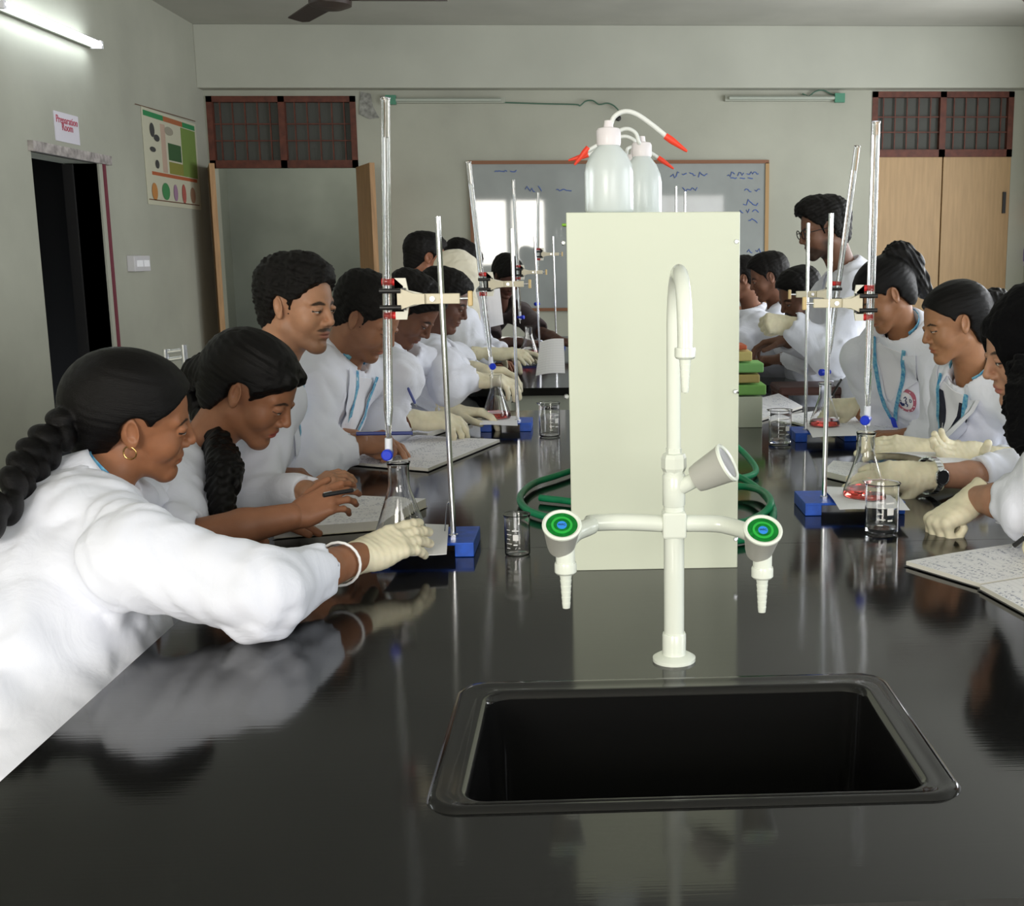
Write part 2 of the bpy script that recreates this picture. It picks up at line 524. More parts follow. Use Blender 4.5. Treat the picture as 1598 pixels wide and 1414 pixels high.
def hand_geo(pose, infl=0.0, cuff=0.0, h=.0024, arm=.06, wr=.024):
    key = (pose, infl, cuff, h, arm, wr)
    if key in HCACHE: return HCACHE[key]
    F = Field((-.11 - arm, -.085, -.125), (.205, .11, .05), h)
    P = POSES[pose]
    ky = [.0285, .0095, -.0095, -.0275]; kx = [.092, .096, .092, .084]
    L = [(.043, .025, .021), (.047, .029, .022), (.043, .027, .021), (.034, .020, .019)]
    R = [.0092, .0094, .0088, .0080]
    for i in range(4):
        F.cap((.004, ky[i] * .55, 0), (kx[i], ky[i], .001), .0145 + infl, .0115 + infl, .012)
    F.ell((.05, 0, -.003), (.05, .036, .0135 + infl), .012)
    F.ell((.035, .024, -.010), (.030, .017, .014 + infl), .012)
    F.ell((.035, -.026, -.008), (.032, .013, .013 + infl), .012)
    for i in range(4):
        p = Vector((kx[i], ky[i], .001)); a = 0; sp = math.radians((1.5 - i) * P['sp'] * .55)
        r = R[i] + infl
        for j in range(3):
            a += math.radians(P['c'][i][j])
            q = p + Vector((math.cos(a) * math.cos(sp), math.cos(a) * math.sin(sp), -math.sin(a))) * L[i][j]
            r2 = r * .93
            F.cap(p, q, r * (1.06 if j else 1.1), r2, .0035 if j else .006)
            p = q; r = r2
    tx, tz, tc = [math.radians(v) for v in P['th']]
    p = Vector((.022, .026, -.008)); d = Vector((math.cos(tx) , math.sin(tx), math.tan(tz))).normalized()
    axis = d.cross(Vector((0, 0, -1))).normalized() if pose in ('grip', 'hold') else Vector((.35, -.2, -1)).normalized()
    r = .0125 + infl
    for j, l in enumerate((.044, .033, .026)):
        q = p + d * l
        F.cap(p, q, r, r * .88, .008 if j == 0 else .003)
        d = Matrix.Rotation(tc * (1 if axis.z < 0 or True else -1), 3, axis) @ d
        p = q; r *= .9
    F.cap((.01, 0, 0), (-.02, 0, -.001), .026 * .8 + infl, wr + infl, .02)
    if not cuff:
        F.cap((-.010, 0, -.001), (-.022 - arm, 0, -.001), wr, wr, .012)
    else:
        F.cap((-.01, 0, -.001), (-.01 - cuff, 0, -.001), wr + .0035 + infl, wr + .011 + infl, .012)
        x, y, z = F.grids()
        # cut the cuff end flat and hollow it
        F.f = np.maximum(F.f, (-.01 - cuff) - x)
        F.cap((-.02 - cuff, 0, -.001), (-.035, 0, -.001), wr + .0105, wr + .001, 0.0, 'sub')
        F.f += np.where(np.abs(F.f) < .02, .0003 * np.sin(x * 420 + 2 * np.sin(y * 90)) * (np.abs(F.f) < .01), 0).astype(np.float32)
    Pn, Q = F.mesh()
    HCACHE[key] = (Pn, Q)
    return HCACHE[key]

def hand_matrix(wrist, tipdir, back, left=False, sc=1.0):
    """tipdir: where the fingers point; back: outward normal of the back of the hand. right hand: thumb = back x tip ... """
    x = Vector(tipdir).normalized(); z = Vector(back); z = (z - x * z.dot(x)).normalized(); y = z.cross(x)
    # for local +Y = z x x : a LEFT hand seen with palm down pointing forward has its thumb on the right (-Y)
    M = Matrix((x, y, z)).transposed()
    if left: M = M @ Matrix.Diagonal((1, -1, 1))
    M = (M * sc).to_4x4(); M.translation = Vector(wrist)
    return M, left

def prof_cut(F, line, keep_above=True, soft=.8):
    x, y, z = F.grids()
    zl = np.interp(x, line[0], line[1]).astype(np.float32)
    d = (zl - z + .35 * np.maximum(np.abs(y) - .05, 0) * 0) * soft
    F.f = np.maximum(F.f, d)

def hair_geo(style, s, h, M):
    """returns world-space verts, quads"""
    Minv = M.inverted()
    pts = [Minv @ Vector(p) for p in s.get('tail', [])]
    lo = Vector((-.15, -.12, -.14)); hi = Vector((.13, .12, .17))
    for p in pts:
        for i in range(3): lo[i] = min(lo[i], p[i] - .07); hi[i] = max(hi[i], p[i] + .07)
    F = Field(lo, hi, h)
    g = s.get('grow', .010)
    F.ell((-.014, 0, .036), (.096 + g, .075 + g, .086 + g), .01)
    F.ell((.022, 0, .02), (.068 + g * .9, .066 + g, .082 + g), .02)
    if style in ('short', 'curly'):
        v = s.get('vol', .014)
        F.ell((.020, 0, .085), (.075, .062, .035 + v), .03)
        F.ell((-.045, 0, .060), (.070, .070, .052 + v * .6), .03)
        F.ell((-.060, 0, -.030), (.050, .060, .060), .02)
        if style == 'curly': F.ell((.035, 0, .10), (.070, .068, .045), .02)
    else:
        F.ell((-.050, 0, .02), (.072 + g * .5, .070 + g * .5, .085 + g * .5), .03)
        F.ell((-.055, 0, -.045), (.050, .055, .055), .03)
    prof_cut(F, s.get('line', HAIRLINE_F if s.get('fem') else HAIRLINE_M))
    if style == 'sleek' and s.get('fringe'):
        for q in (1, -1): F.cap((.074, q * .03, .072), (.018, q * .072, .010), .020, .014, .012)
    if not s.get('cover_ears'):
        for q in (1, -1): F.ell((.004, q * .085, .000), (.026, .026, .034), .008, 'sub')
    x, y, z = F.grids()
    amp = s.get('amp', .004) * .6
    near = np.abs(F.f) < .03
    if style in ('short', 'curly'):
        F.f += np.where(near, amp * wob(x, y, z, 70, 3) + amp * .7 * wob(x, y, z, 160, 5), 0).astype(np.float32)
    else:
        F.f += np.where(near, amp * .5 * wob(x * .25, y, z, 150, 5), 0).astype(np.float32)
    if pts:
        rs = s.get('tail_r', [.03] * len(pts))
        if s.get('braid'):
            # overlapping plaits down the tail
            P2 = catmull(pts, 6); n = len(P2); acc = 0; k = 0; last = P2[0]
            for i in range(n):
                rr = np.interp(i / (n - 1), np.linspace(0, 1, len(rs)), rs)
                acc += (P2[i] - last).length; last = P2[i]
                if i == 0 or acc > rr * .62:
                    acc = 0; k += 1
                    t = (P2[min(i + 1, n - 1)] - P2[max(i - 1, 0)]).normalized()
                    side = t.cross(Vector((0, 1, 0))).normalized()
                    c = P2[i] + side * rr * (.42 if k % 2 else -.42)
                    ax = (t + side * (.75 if k % 2 else -.75)).normalized(); az = ax.cross(Vector((0, 1, 0))).normalized(); ay = az.cross(ax)
                    R = np.array(Matrix((ax, ay, az)).transposed())
                    F.ell(c, (rr * 1.0, rr * .95, rr * .62), .004, 'add', R)
        else:
            P2 = catmull(pts, 4); rr = np.interp(np.linspace(0, 1, len(P2)), np.linspace(0, 1, len(rs)), rs)
            G = Field(lo, hi, h); G.chain(P2, rr, .012)
            gx, gy, gz = G.grids()
            G.f += np.where(np.abs(G.f) < .04, s.get('tail_amp', .006) * wob(gx, gy, gz * .35, 110, 9), 0).astype(np.float32)
            F.f = smin(F.f, G.f, .01)
    P, Q = F.mesh()
    P = lap(P, Q, 1, .4)
    return xf(P, M), Q

def scarf_geo(s, h, M, neck, f, u):
    Minv = M.inverted(); nk = Minv @ neck
    pts = [Minv @ Vector(p) for p in s.get('tail', [])]
    lo = Vector((-.20, -.17, -.20)); hi = Vector((.15, .17, .19))
    for p in pts + [nk]:
        for i in range(3): lo[i] = min(lo[i], p[i] - .12); hi[i] = max(hi[i], p[i] + .12)
    F = Field(lo, hi, h)
    F.ell((-.018, 0, .036), (.112, .094, .104), .01)
    F.ell((.018, 0, -.01), (.084, .084, .115), .03)
    F.ell((-.050, 0, .03), (.095, .088, .090), .03)
    F.ell((.0, 0, -.07), (.070, .076, .070), .03)
    F.cap((0, 0, -.07), nk, .075, .085, .04)
    F.cap(nk, nk + (nk.normalized() * .05), .10, .10, .05)
    x, y, z = F.grids()
    F.f += np.where(np.abs(F.f) < .04, .006 * wob(x, y, z, 28, 3) + .0025 * wob(x, y * 2, z * .6, 110, 4), 0).astype(np.float32)
    F.ell((.125, 0, -.022), (.085, .056, .082), .012, 'sub')
    if pts:
        rs = s.get('tail_r', [.05] * len(pts)); P2 = catmull(pts, 4); rr = np.interp(np.linspace(0, 1, len(P2)), np.linspace(0, 1, len(rs)), rs)
        G = Field(lo, hi, h); G.chain(P2, rr, .02)
        gx, gy, gz = G.grids()
        G.f += np.where(np.abs(G.f) < .05, .010 * wob(gx, gy, gz, 60, 9) + .004 * wob(gx, gy, gz, 170, 2), 0).astype(np.float32)
        F.f = smin(F.f, G.f, .01)
    P, Q = F.mesh()
    return xf(P, M), Q

def drape(name, bvh, o, f, l, u, rows, mat, parent, off=.003, nx=6, sub=3, thick=.002, maxd=.6, smooth=1):
    """rows: (uL, vL, uR, vR) in torso coordinates from origin o; laid on the coat by rays along -f"""
    R = []
    for i in range(len(rows) - 1):
        for k in range(sub):
            t = k / sub; R.append([a * (1 - t) + b * t for a, b in zip(rows[i], rows[i + 1])])
    R.append(list(rows[-1]))
    vs = []; last = None
    for r in R:
        for j in range(nx + 1):
            t = j / nx
            p = o + l * (r[0] * (1 - t) + r[2] * t) + u * (r[1] * (1 - t) + r[3] * t)
            hit = bvh.ray_cast(p + f * maxd, -f, maxd * 1.7)
            if hit[0] is not None: q = hit[0]; last = (q - p).dot(f)
            else: q = p + f * (last if last is not None else .08)
            vs.append(q + f * off)
    w = nx + 1; fs = [(i * w + j, i * w + j + 1, (i + 1) * w + j + 1, (i + 1) * w + j) for i in range(len(R) - 1) for j in range(nx)]
    n = len(vs)
    # relax depth
    for _ in range(smooth):
        nv = [v.copy() for v in vs]
        for i in range(len(R)):
            for j in range(w):
                nb = [vs[a * w + b] for a, b in ((i - 1, j), (i + 1, j), (i, j - 1), (i, j + 1)) if 0 <= a < len(R) and 0 <= b < w]
                m = sum((x.dot(f) for x in nb)) / len(nb); c = vs[i * w + j].dot(f)
                nv[i * w + j] = vs[i * w + j] + f * (max(m, c - .001) - c) * .5
        vs = nv
    back = [v - f * thick for v in vs]
    fs2 = fs + [tuple(n + a for a in reversed(q)) for q in fs]
    rim = [j for j in range(w)] + [i * w + nx for i in range(1, len(R))] + [(len(R) - 1) * w + j for j in range(nx - 1, -1, -1)] + [i * w for i in range(len(R) - 2, 0, -1)]
    for a, b in zip(rim, rim[1:] + rim[:1]): fs2.append((b, a, a + n, b + n))
    me = mesh(name, vs + back, fs2, True)
    try: me.set_sharp_from_angle(angle=math.radians(40))
    except Exception: pass
    return link(name, me, mat, parent)

def collar(name, neck, f, l, u, mat, parent, r=.060, hgt=.042, gap=38, flare=.030, tilt=0, drop=.035, base=.0):
    vs = []; n = 30; prof = 7
    for i in range(n + 1):
        a = math.radians(gap + (360 - 2 * gap) * i / n)      # 0 = front
        d = f * math.cos(a) + l * math.sin(a)
        back = .5 - .5 * math.cos(a)                          # 1 at the back
        rx = r * (1 + .05 * math.cos(a))
        c = neck + u * (base + .012 * back - .012)
        end = max(0, 1 - min(i, n - i) / 4)
        top = hgt * (.55 + .45 * back)
        P = [(0, -.012), (.001, top * .5), (.003, top), (.008, top + .003), (.014, top - .004),
             (.014 + flare * .5, top * .45 - drop * .2 * end), (.014 + flare, -.004 - drop * end)]
        for dr, dz in P:
            vs.append(c + d * (rx + dr) + u * dz)
    fs = [(i * prof + j, i * prof + j + 1, (i + 1) * prof + j + 1, (i + 1) * prof + j) for i in range(n) for j in range(prof - 1)]
    o = link(name, mesh(name, vs, fs, True), mat, parent)
    md = o.modifiers.new('thick', 'SOLIDIFY'); md.thickness = .003; md.offset = 0
    return o

ND = {}
def person(label, group, head, neck, shR, shL, pelvis, arms, hair, skin, coat=None, h=.006, hh=.0026, stand=False,
           glasses=False, lanyard=None, vest=False, emblem=None, scale=.83, fold=.0055, size=1.0, lapel=True, watch=None,
           bangle=None, earring=False, face=True, legs=True, knee=None, shirt=None, belly=1.0, card=None, hunch=0.0, pen_pocket=False, neck_r=None, open_v=None, sleeve_k=1.0, lan_back=False, extra=(), legs_k=1):
    neck, shR, shL, pelvis = map(Vector, (neck, shR, shL, pelvis))
    c, yaw, pitch, roll = head
    root = empty('person', (pelvis.x, pelvis.y, 0), label, 'person', group)
    u = (neck - pelvis).normalized(); l = shL - shR; l = (l - u * l.dot(u)).normalized(); f = l.cross(u)
    M = head_matrix(c, yaw, pitch, roll, scale); Mi = M.inverted()
    fem = skin.get('fem', False)
    # --- body: head, neck, shoulders, forearms and hands in one mesh
    nb = Mi @ (neck - u * .03)
    lo = Vector((-.13, -.11, -.15)); hi = Vector((.145, .11, .15))
    for i in range(3): lo[i] = min(lo[i], nb[i] - .07); hi[i] = max(hi[i], nb[i] + .07)
    F = Field(lo, hi, hh); head_prims(F, skin)
    nr = neck_r or (.046 if fem else .053)
    F.cap((-.028, 0, -.050), nb, nr, nr * 1.06, .030)
    F.cap((-.010, 0, -.075), nb + Vector((.01, 0, 0)), nr * .8, nr * .9, .03)
    P, Q = F.mesh()
    Cs = [skin_colors(P, skin)]; Ps = [xf(P, M)]; Qs = [Q]; off = len(P)
    base = np.array(skin.get('skin', (.30, .135, .07)))
    def add(Pn, Qn):
        nonlocal off
        Ps.append(Pn); Qs.append(Qn + off); Cs.append(np.tile(base * .95, (len(Pn), 1))); off += len(Pn)
    gl = []; cuffs = []
    T_ = Field([min(p[i] for p in [neck, shR, shL] + [Vector(a['e']) for a in arms]) - .16 for i in range(3)], [max(p[i] for p in [neck, shR, shL] + [Vector(a['e']) for a in arms]) + .16 for i in range(3)], .011)
    T_.cap(neck - u * .02, neck - u * .14, .040, .045, .02); T_.cap(shR - u * .02, shL - u * .02, .024, .024, .02)
    for a in arms: T_.cap(shR - u * .02 if a['s'] == 'R' else shL - u * .02, a['e'], .024, .022, .01)
    if h < .008: add(*T_.mesh())
    for a in arms:
        S = shR if a['s'] == 'R' else shL; E = Vector(a['e']); W = Vector(a['w'])
        fd = (W - E).normalized()
        pose, tip, back = a['hand'][:3]; glove = a.get('glove', False)
        HM, left = hand_matrix(W, tip, back, a['s'] == 'L', .88 * a.get('hs', 1))
        hres = .0024 if h < .0075 else .004
        wr = .023 if fem else .026
        lo2 = np.minimum(np.array(E), np.array(W)) - .06; hi2 = np.maximum(np.array(E), np.array(W)) + .06
        G = Field(lo2, hi2, max(.003, hres)); G.cap(W, W + (E - W) * .45, wr, wr + .007, .01); G.cap(W + (E - W) * .45, E, wr + .007, wr + .007, .01)
        Pn, Qn = G.mesh(); add(Pn, Qn)
        if glove:
            Pn, Qn = hand_geo(pose, .0022, a.get('cuff', .045), hres, 0, wr)
            Pw = xf(Pn, HM); gq = Qn[:, ::-1] if left else Qn
            gl.append((Pw, gq))
            if a.get('cap', True):
                pass
        Pn, Qn = hand_geo(pose, -.001 if glove else 0, 0, hres if not glove else .0032, 0, wr)
        add(xf(Pn, HM), Qn[:, ::-1] if left else Qn)
        cuffs.append((S, E, W, fd, a))
    Pa = np.concatenate(Ps); Qa = np.concatenate(Qs); Ca = np.concatenate(Cs)
    me = np_mesh('body', Pa, Qa)
    at = me.color_attributes.new('Col', 'FLOAT_COLOR', 'POINT')
    if len(me.vertices) == len(Ca):
        at.data.foreach_set('color', np.concatenate([Ca, np.ones((len(Ca), 1))], 1).astype(np.float32).ravel())
    link('body', me, skin_mat(), root)
    for k, (Pw, gq) in enumerate(gl):
        link('glove', np_mesh('glove', Pw, gq), MATS['latex'], root)
    # --- coat
    ext = [neck, shR, shL, pelvis] + [x for t in cuffs for x in (t[1], t[2])]
    kd = f.copy(); kd.z = 0; kd.normalize()
    if knee is None: knee = .26
    kn = [pelvis + kd * knee + l * (q * .10) - Vector((0, 0, .02)) for q in (1, -1)]
    low = Vector((pelvis.x, pelvis.y, pelvis.z - (.42 if stand else .03)))
    allp = ext + kn + [low]
    lo = [min(p[i] for p in allp) - .20 for i in range(3)]; hi = [max(p[i] for p in allp) + .20 for i in range(3)]
    F = Field(lo, hi, h)
    R = np.array(Matrix((f, l, u)).transposed())
    W2 = (shL - shR).length / 2
    T = (neck - pelvis).length
    cb = (.105 if not fem else .100) * size
    F.ell(neck - u * .17 * size + f * .005, (cb, W2 * .98, .165 * size), .03, 'add', R)
    if fem:
        for q in (1, -1): F.ell(neck - u * .20 + f * .055 + l * q * .065, (.062, .068, .07), .04, 'add', R)
    F.ell(neck - u * (T * .55), (.118 * size * belly, .150 * size, .20 * size), .06, 'add', R)
    F.ell(pelvis + u * .05, (.135 * belly, .175, .17), .06, 'add', R)
    F.cap(neck - u * .055 - f * .012 - l * (W2 * .45), neck - u * .055 - f * .012 + l * (W2 * .45), .062, .062, .05)
    for S in (shR, shL):
        F.cap(neck - u * .030 - f * .010, S, .056, .058, .045)
    if hunch: F.ell(neck - u * .16 - f * .07, (.085, W2 * .9, .15), .06, 'add', R)
    if stand:
        F.cap(pelvis, low, .155, .17, .05)
    else:
        for k2 in kn: F.cap(pelvis, k2, .105, .085, .05)
        F.cap(pelvis, low, .15, .14, .05)
    for e_ in extra: F.ell(e_[0], e_[1], .08)
    for S, E, W, fd, a in cuffs:
        cf = a.get('sleeve', .80)
        cp = E + (W - E) * cf if cf > 0 else S + (E - S) * (1 + cf)
        r0 = .062 * size * sleeve_k * a.get('k', 1)
        if cf > 0:
            F.cap(S, E, r0, r0 * .92, .035)
            F.cap(E, cp, r0 * .90, r0 * .70, .03)
            dd = fd
        else:
            F.cap(S, cp, r0, r0 * .9, .035); dd = (E - S).normalized()
        rc = r0 * .70
        F.ell(cp + dd * (rc * 1.05), (rc * 1.12,) * 3, .002, 'sub')
    x, y, z = F.grids()
    if fold:
        near = np.abs(F.f) < .03
        seed = (int(abs(c[0]) * 977 + abs(c[1]) * 331)) % 97
        n1 = wob(x, y, z, 11, seed); n2 = wob(x + n1 * .03, y, z * .8, 32, seed + 1)
        d = fold * (.8 * n1 + 1.1 * (.6 - np.abs(n2) * 1.6))
        F.f += np.where(near, d, 0).astype(np.float32)
        # gathered folds round the elbows and shoulder seams
        for S, E, W, fd, a in cuffs:
            for c0, ax, rad, am in ((E, (W - S), .13, .0017), (S, (E - S), .09, .0012)):
                ax = ax.normalized(); e = np.array(c0)
                sl, gx, gy, gz = F.sub(e - rad, e + rad)
                if F.f[sl].size == 0: continue
                gx = gx - e[0]; gy = gy - e[1]; gz = gz - e[2]
                rr = np.sqrt(gx ** 2 + gy ** 2 + gz ** 2); t = gx * ax[0] + gy * ax[1] + gz * ax[2]
                w = np.clip(1 - rr / rad, 0, 1)
                F.f[sl] += (w * am * 1.6 * np.sin(t * 150 + 3.0 * wob(gx, gy, gz, 16, seed + 4))).astype(np.float32)
    # neck opening
    F.cap(neck - u * .012, neck + u * .10, .060 * (nr / .053) , .075, .004, 'sub')
    P, Q = F.mesh()
    cm = coat or MATS['coat']
    me = np_mesh('coat', P, Q)
    co = link('coat', me, cm, root)
    bvh = BVHTree.FromPolygons([tuple(p) for p in P], [tuple(int(i) for i in q) for q in Q])
    near_fine = h <= .0095
    if near_fine:
        collar('collar', neck - u * .012, f, l, u, cm, root, r=.056 * (nr / .053), gap=34)
        if lapel:
            vo = open_v or .24
            w0 = .054 if vest else .048
            for q in (1, -1):
                wi = lambda v: w0 * (1 - max(0, (v - .02)) / vo) + .004
                rows = [(q * wi(.015), -.015, q * .095, .000), (q * wi(.05), -.05, q * .105, -.045), (q * wi(.09), -.09, q * .098, -.092), (q * wi(.105), -.105, q * .076, -.104), (q * wi(vo * .75), -vo * .75, q * .050, -vo * .72), (q * wi(vo), -vo, q * .012, -vo - .004)]
                drape('lapel', bvh, neck, f, l, u, rows, cm, root, .007)
            drape('shirt', bvh, neck, f, l, u, [(-.052, -.012, .052, -.012), (-.048, -.06, .048, -.06), (-.034, -.12, .034, -.12), (-.004, -vo, .004, -vo)], shirt or MATS['shirt'], root, .002)
            if vest:
                for q in (1, -1):
                    drape('vest', bvh, neck, f, l, u, [(q * .032, -.03, q * .056, -.03), (q * .012, -.10, q * .048, -.10), (q * .0, -.14, q * .038, -.165), (q * .0, -vo, q * .010, -vo)], MATS['navy'], root, .0045)
        if lanyard:
            Ly = lanyard if isinstance(lanyard, float) else .30
            ringp = []
            for i in range(13):
                a_ = math.radians(55 + 250 * i / 12); rr_ = .058 * (nr / .053); ringp.append(neck + f * math.cos(a_) * rr_ + l * math.sin(a_) * rr_ + u * (.018 * (.5 - .5 * math.cos(a_)) + .004))
            vs_ = [p + u * d_ for p in ringp for d_ in (0, .012)]
            lo_ = link('lanyard', mesh('lanyard', vs_, [(2 * i, 2 * i + 2, 2 * i + 3, 2 * i + 1) for i in range(12)], True), MATS['lanyard'], root)
            md = lo_.modifiers.new('t', 'SOLIDIFY'); md.thickness = .0015
            for q in ((1, -1) if not lan_back else ()):
                drape('lanyard', bvh, neck, f, l, u, [(q * .048, .0, q * .060, .0), (q * .036, -.10, q * .048, -.10), (q * .0, -Ly, q * .012, -Ly)], MATS['lanyard'], root, .009, nx=2, thick=.0015)
            if not lan_back: drape('lanyard', bvh, neck, f, l, u, [(-.008, -Ly + .01, .008, -Ly + .01), (-.007, -Ly - .06, .007, -Ly - .06)], MATS['blue_plastic'], root, .010, nx=2, thick=.002)
            if card:
                drape('id_card', bvh, neck, f, l, u, [(-.027, -Ly - .065, .027, -Ly - .065), (-.027, -Ly - .15, .027, -Ly - .15)], MATS['card'], root, .011, nx=2, thick=.002)
                drape('card_photo', bvh, neck, f, l, u, [(-.013, -Ly - .078, .013, -Ly - .078), (-.013, -Ly - .112, .013, -Ly - .112)], MATS['black_plastic'], root, .012, nx=2, thick=.001)
        if emblem: emblem_patch(bvh, neck, f, l, u, emblem, root)
        if not extra: drape('placket', bvh, neck, f, l, u, [(-.012, -.26, .014, -.26), (-.012, -T * .95, .014, -T * .95)], cm, root, .003, nx=3, thick=.002)
    if pen_pocket: pass
    # --- hair
    if hair[0] == 'scarf':
        P, Q = scarf_geo(hair[1], max(hh * 1.4, .0035), M, neck, f, u)
        link('scarf', np_mesh('scarf', P, Q), hair[1].get('mat', MATS['scarf_black']), root)
    else:
        P, Q = hair_geo(hair[0], dict(hair[1], fem=fem), max(hh, .003), M)
        hm = hair[1].get('mat') or (MATS['hair_tousled'] if hair[0] in ('short', 'curly') else MATS['hair_sleek'])
        me = np_mesh('hair', xf(P, M.inverted()), Q)
        ho = bpy.data.objects.new('hair', me); COL.objects.link(ho); me.materials.append(hm)
        ho.parent = root; ho.matrix_parent_inverse = Matrix.Translation(-root.location); ho.matrix_basis = M
    if glasses:
        prts = []
        for q in (1, -1):
            ring = [M @ Vector((.103, q * .033 + .023 * math.cos(t) , .002 + .018 * math.sin(t))) for t in [i * math.pi / 8 for i in range(16)]]
            prts.append(tube(ring, .0018, 6, True))
            prts.append(tube([M @ Vector((.102, q * .055, .006)), M @ Vector((.05, q * .079, .008)), M @ Vector((-.01, q * .081, .006))], .0015, 6))
        prts.append(tube([M @ Vector((.104, -.011, .004)), M @ Vector((.106, 0, .007)), M @ Vector((.104, .011, .004))], .0016, 6))
        merged('glasses', prts, MATS['black_plastic'], root)
    if earring:
        cc = M @ Vector((.0, -.081, -.036)); d1 = (M.to_3x3() @ Vector((1, -.5, 0))).normalized(); d2 = (M.to_3x3() @ Vector((0, 0, 1))).normalized()
        ring = [cc + d1 * .010 * math.cos(t) + d2 * .010 * math.sin(t) for t in [i * math.pi / 8 for i in range(16)]]
        vs, fs = tube(ring, .0012, 6, True); link('earring', mesh('earring', vs, fs, True), MATS['gold'], root)
    for S, E, W, fd, a in cuffs:
        if a.get('bangle'):
            cc = W + (E - W) * a['bangle']; Mf = frame(cc, fd); rr = .031
            ring = [Mf @ Vector((rr * math.cos(t), rr * 1.05 * math.sin(t), .008 * math.cos(t))) for t in [i * math.pi / 10 for i in range(20)]]
            vs, fs = tube(ring, .0022, 8, True); link('bangle', mesh('bangle', vs, fs, True), MATS['pearl'], root)
        if a.get('watch'): wrist_watch(W + (E - W) * a['watch'], fd, Vector(a['watch_face']), root)
    # --- legs
    if legs:
        hl = .014
        kz = .05
        if stand: kp = [Vector((pelvis.x, pelvis.y, .48)) + l * q * .10 for q in (1, -1)]; ft = [Vector((pelvis.x, pelvis.y, .08)) + l * q * .11 for q in (1, -1)]
        else:
            kp = [pelvis + kd * (knee + .08) + l * q * .11 - Vector((0, 0, .06)) for q in (1, -1)]
            ft = [Vector((k2.x, k2.y, .28)) - kd * .10 for k2 in kp]
        allp = [pelvis] + kp + ft
        F = Field([min(p[i] for p in allp) - .14 for i in range(3)], [max(p[i] for p in allp) + .14 for i in range(3)], hl)
        for i in (0, 1):
            F.cap(pelvis + l * (.09 if i == 0 else -.09), kp[i], .085, .062, .03); F.cap(kp[i], ft[i], .060, .045, .02)
        P, Q = F.mesh(); link('trousers', np_mesh('trousers', P, Q), MATS['navy'], root)
        for i in (0, 1):
            b = ft[i]; zf = b.z - .035
            G = Field((b.x - .3, b.y - .3, zf - .05), (b.x + .3, b.y + .3, b.z + .06), .012)
            G.cap((b.x, b.y, zf + .005), tuple(Vector((b.x, b.y, zf)) + kd * .15), .042, .034, .02); G.cap(b, (b.x, b.y, zf + .02), .045, .042, .02)
            gx, gy, gz = G.grids(); G.f = np.maximum(G.f, (zf - .032) - gz)
            P, Q = G.mesh(); link('shoe', np_mesh('shoe', P, Q), MATS['black_plastic'], root)
    return root

def wrist_watch(c, ax, facedir, root):
    Mf = frame(c, ax, facedir); r = .0375
    n = 28; prts = []
    for i in range(n):
        a = 2 * math.pi * i / n
        if abs(math.atan2(math.sin(a), math.cos(a))) < .40: continue
        bm = None
        p = Mf @ Matrix.Rotation(a, 4, 'Z') @ Matrix.Translation((r, 0, 0))
        vs = [p @ Vector((x, y, z)) for z in (-.008, .008) for y in (-.0036, .0036) for x in (-.001, .002)]
        prts.append((vs, [(0, 2, 3, 1), (4, 5, 7, 6), (0, 1, 5, 4), (2, 6, 7, 3), (0, 4, 6, 2), (1, 3, 7, 5)]))
    w = merged('watch', prts, MATS['chrome'], root, False)
    fm = frame(Mf @ Vector((r - .003, 0, 0)), Mf.to_3x3() @ Vector((1, 0, 0)))
    lathe_obj('watch_case', [(.0001, 0), (.0165, 0), (.0175, .003), (.0175, .007), (.0150, .0085), (.0145, .0075), (.0001, .0075)], MATS['chrome'], w, 20, fm)
    lathe_obj('watch_dial', [(.0001, .0078), (.0143, .0078), (.0001, .0080)], MATS['black_gloss'], w, 20, fm)

def emblem_patch(bvh, o, f, l, u, e, root):
    cx, cz, R0 = e
    def disc(name, r0, r1, mat, off, a0=0, a1=360, n=28):
        vs = []; fs = []
        for i in range(n + 1):
            a = math.radians(a0 + (a1 - a0) * i / n)
            for r in (r0, r1):
                p = o + l * (cx + r * math.cos(a)) + u * (cz + r * math.sin(a))
                hit = bvh.ray_cast(p + f * .5, -f, 1.0)
                q = hit[0] if hit[0] is not None else p + f * .1
                vs.append(q + f * off)
        for i in range(n): fs.append((2 * i, 2 * i + 1, 2 * i + 3, 2 * i + 2))
        return vs, fs
    prts = [disc('e', .0, R0, None, .003)]
    em = merged('emblem', prts, MATS['paper'], root)
    merged('emblem_ring', [disc('e', R0 * .74, R0, None, .0045)], MATS['emblem_red'], em)
    marks = []
    def stroke(pts, w=.0016):
        q = []
        for a, b in pts:
            p = o + l * (cx + a * R0) + u * (cz + b * R0)
            hit = bvh.ray_cast(p + f * .5, -f, 1.0); q.append((hit[0] if hit[0] is not None else p + f * .1) + f * .0045)
        marks.append(tube(q, w, 5))
    stroke([(-.15, .22), (.0, .38), (.10, .28), (.0, .05), (.12, -.02), (.02, -.15)])
    stroke([(.05, -.15), (.22, -.22), (.18, -.42)])
    stroke([(-.55, -.05), (-.40, -.12)], .001)
    stroke([(-.50, -.25), (-.30, -.36), (-.12, -.30)], .003)
    stroke([(-.45, -.28), (-.28, -.45), (-.15, -.38)], .003)
    stroke([(.38, .30), (.42, .12), (.48, .02), (.58, .08), (.55, .25), (.44, .30)], .001)
    merged('emblem_figure', marks, MATS['navy_thread'], em)
    dots = []
    for a in (20, 65, 100, 150, 165, 215, 250, 290, 320, 345):
        r = R0 * .87; t = math.radians(a)
        p = o + l * (cx + r * math.cos(t)) + u * (cz + r * math.sin(t))
        hit = bvh.ray_cast(p + f * .5, -f, 1.0); q = (hit[0] if hit[0] is not None else p + f * .1) + f * .0055
        dots.append(tube([q - l * R0 * .05, q + l * R0 * .05], R0 * .035, 5))
    merged('emblem_lettering', dots, MATS['paper'], em)

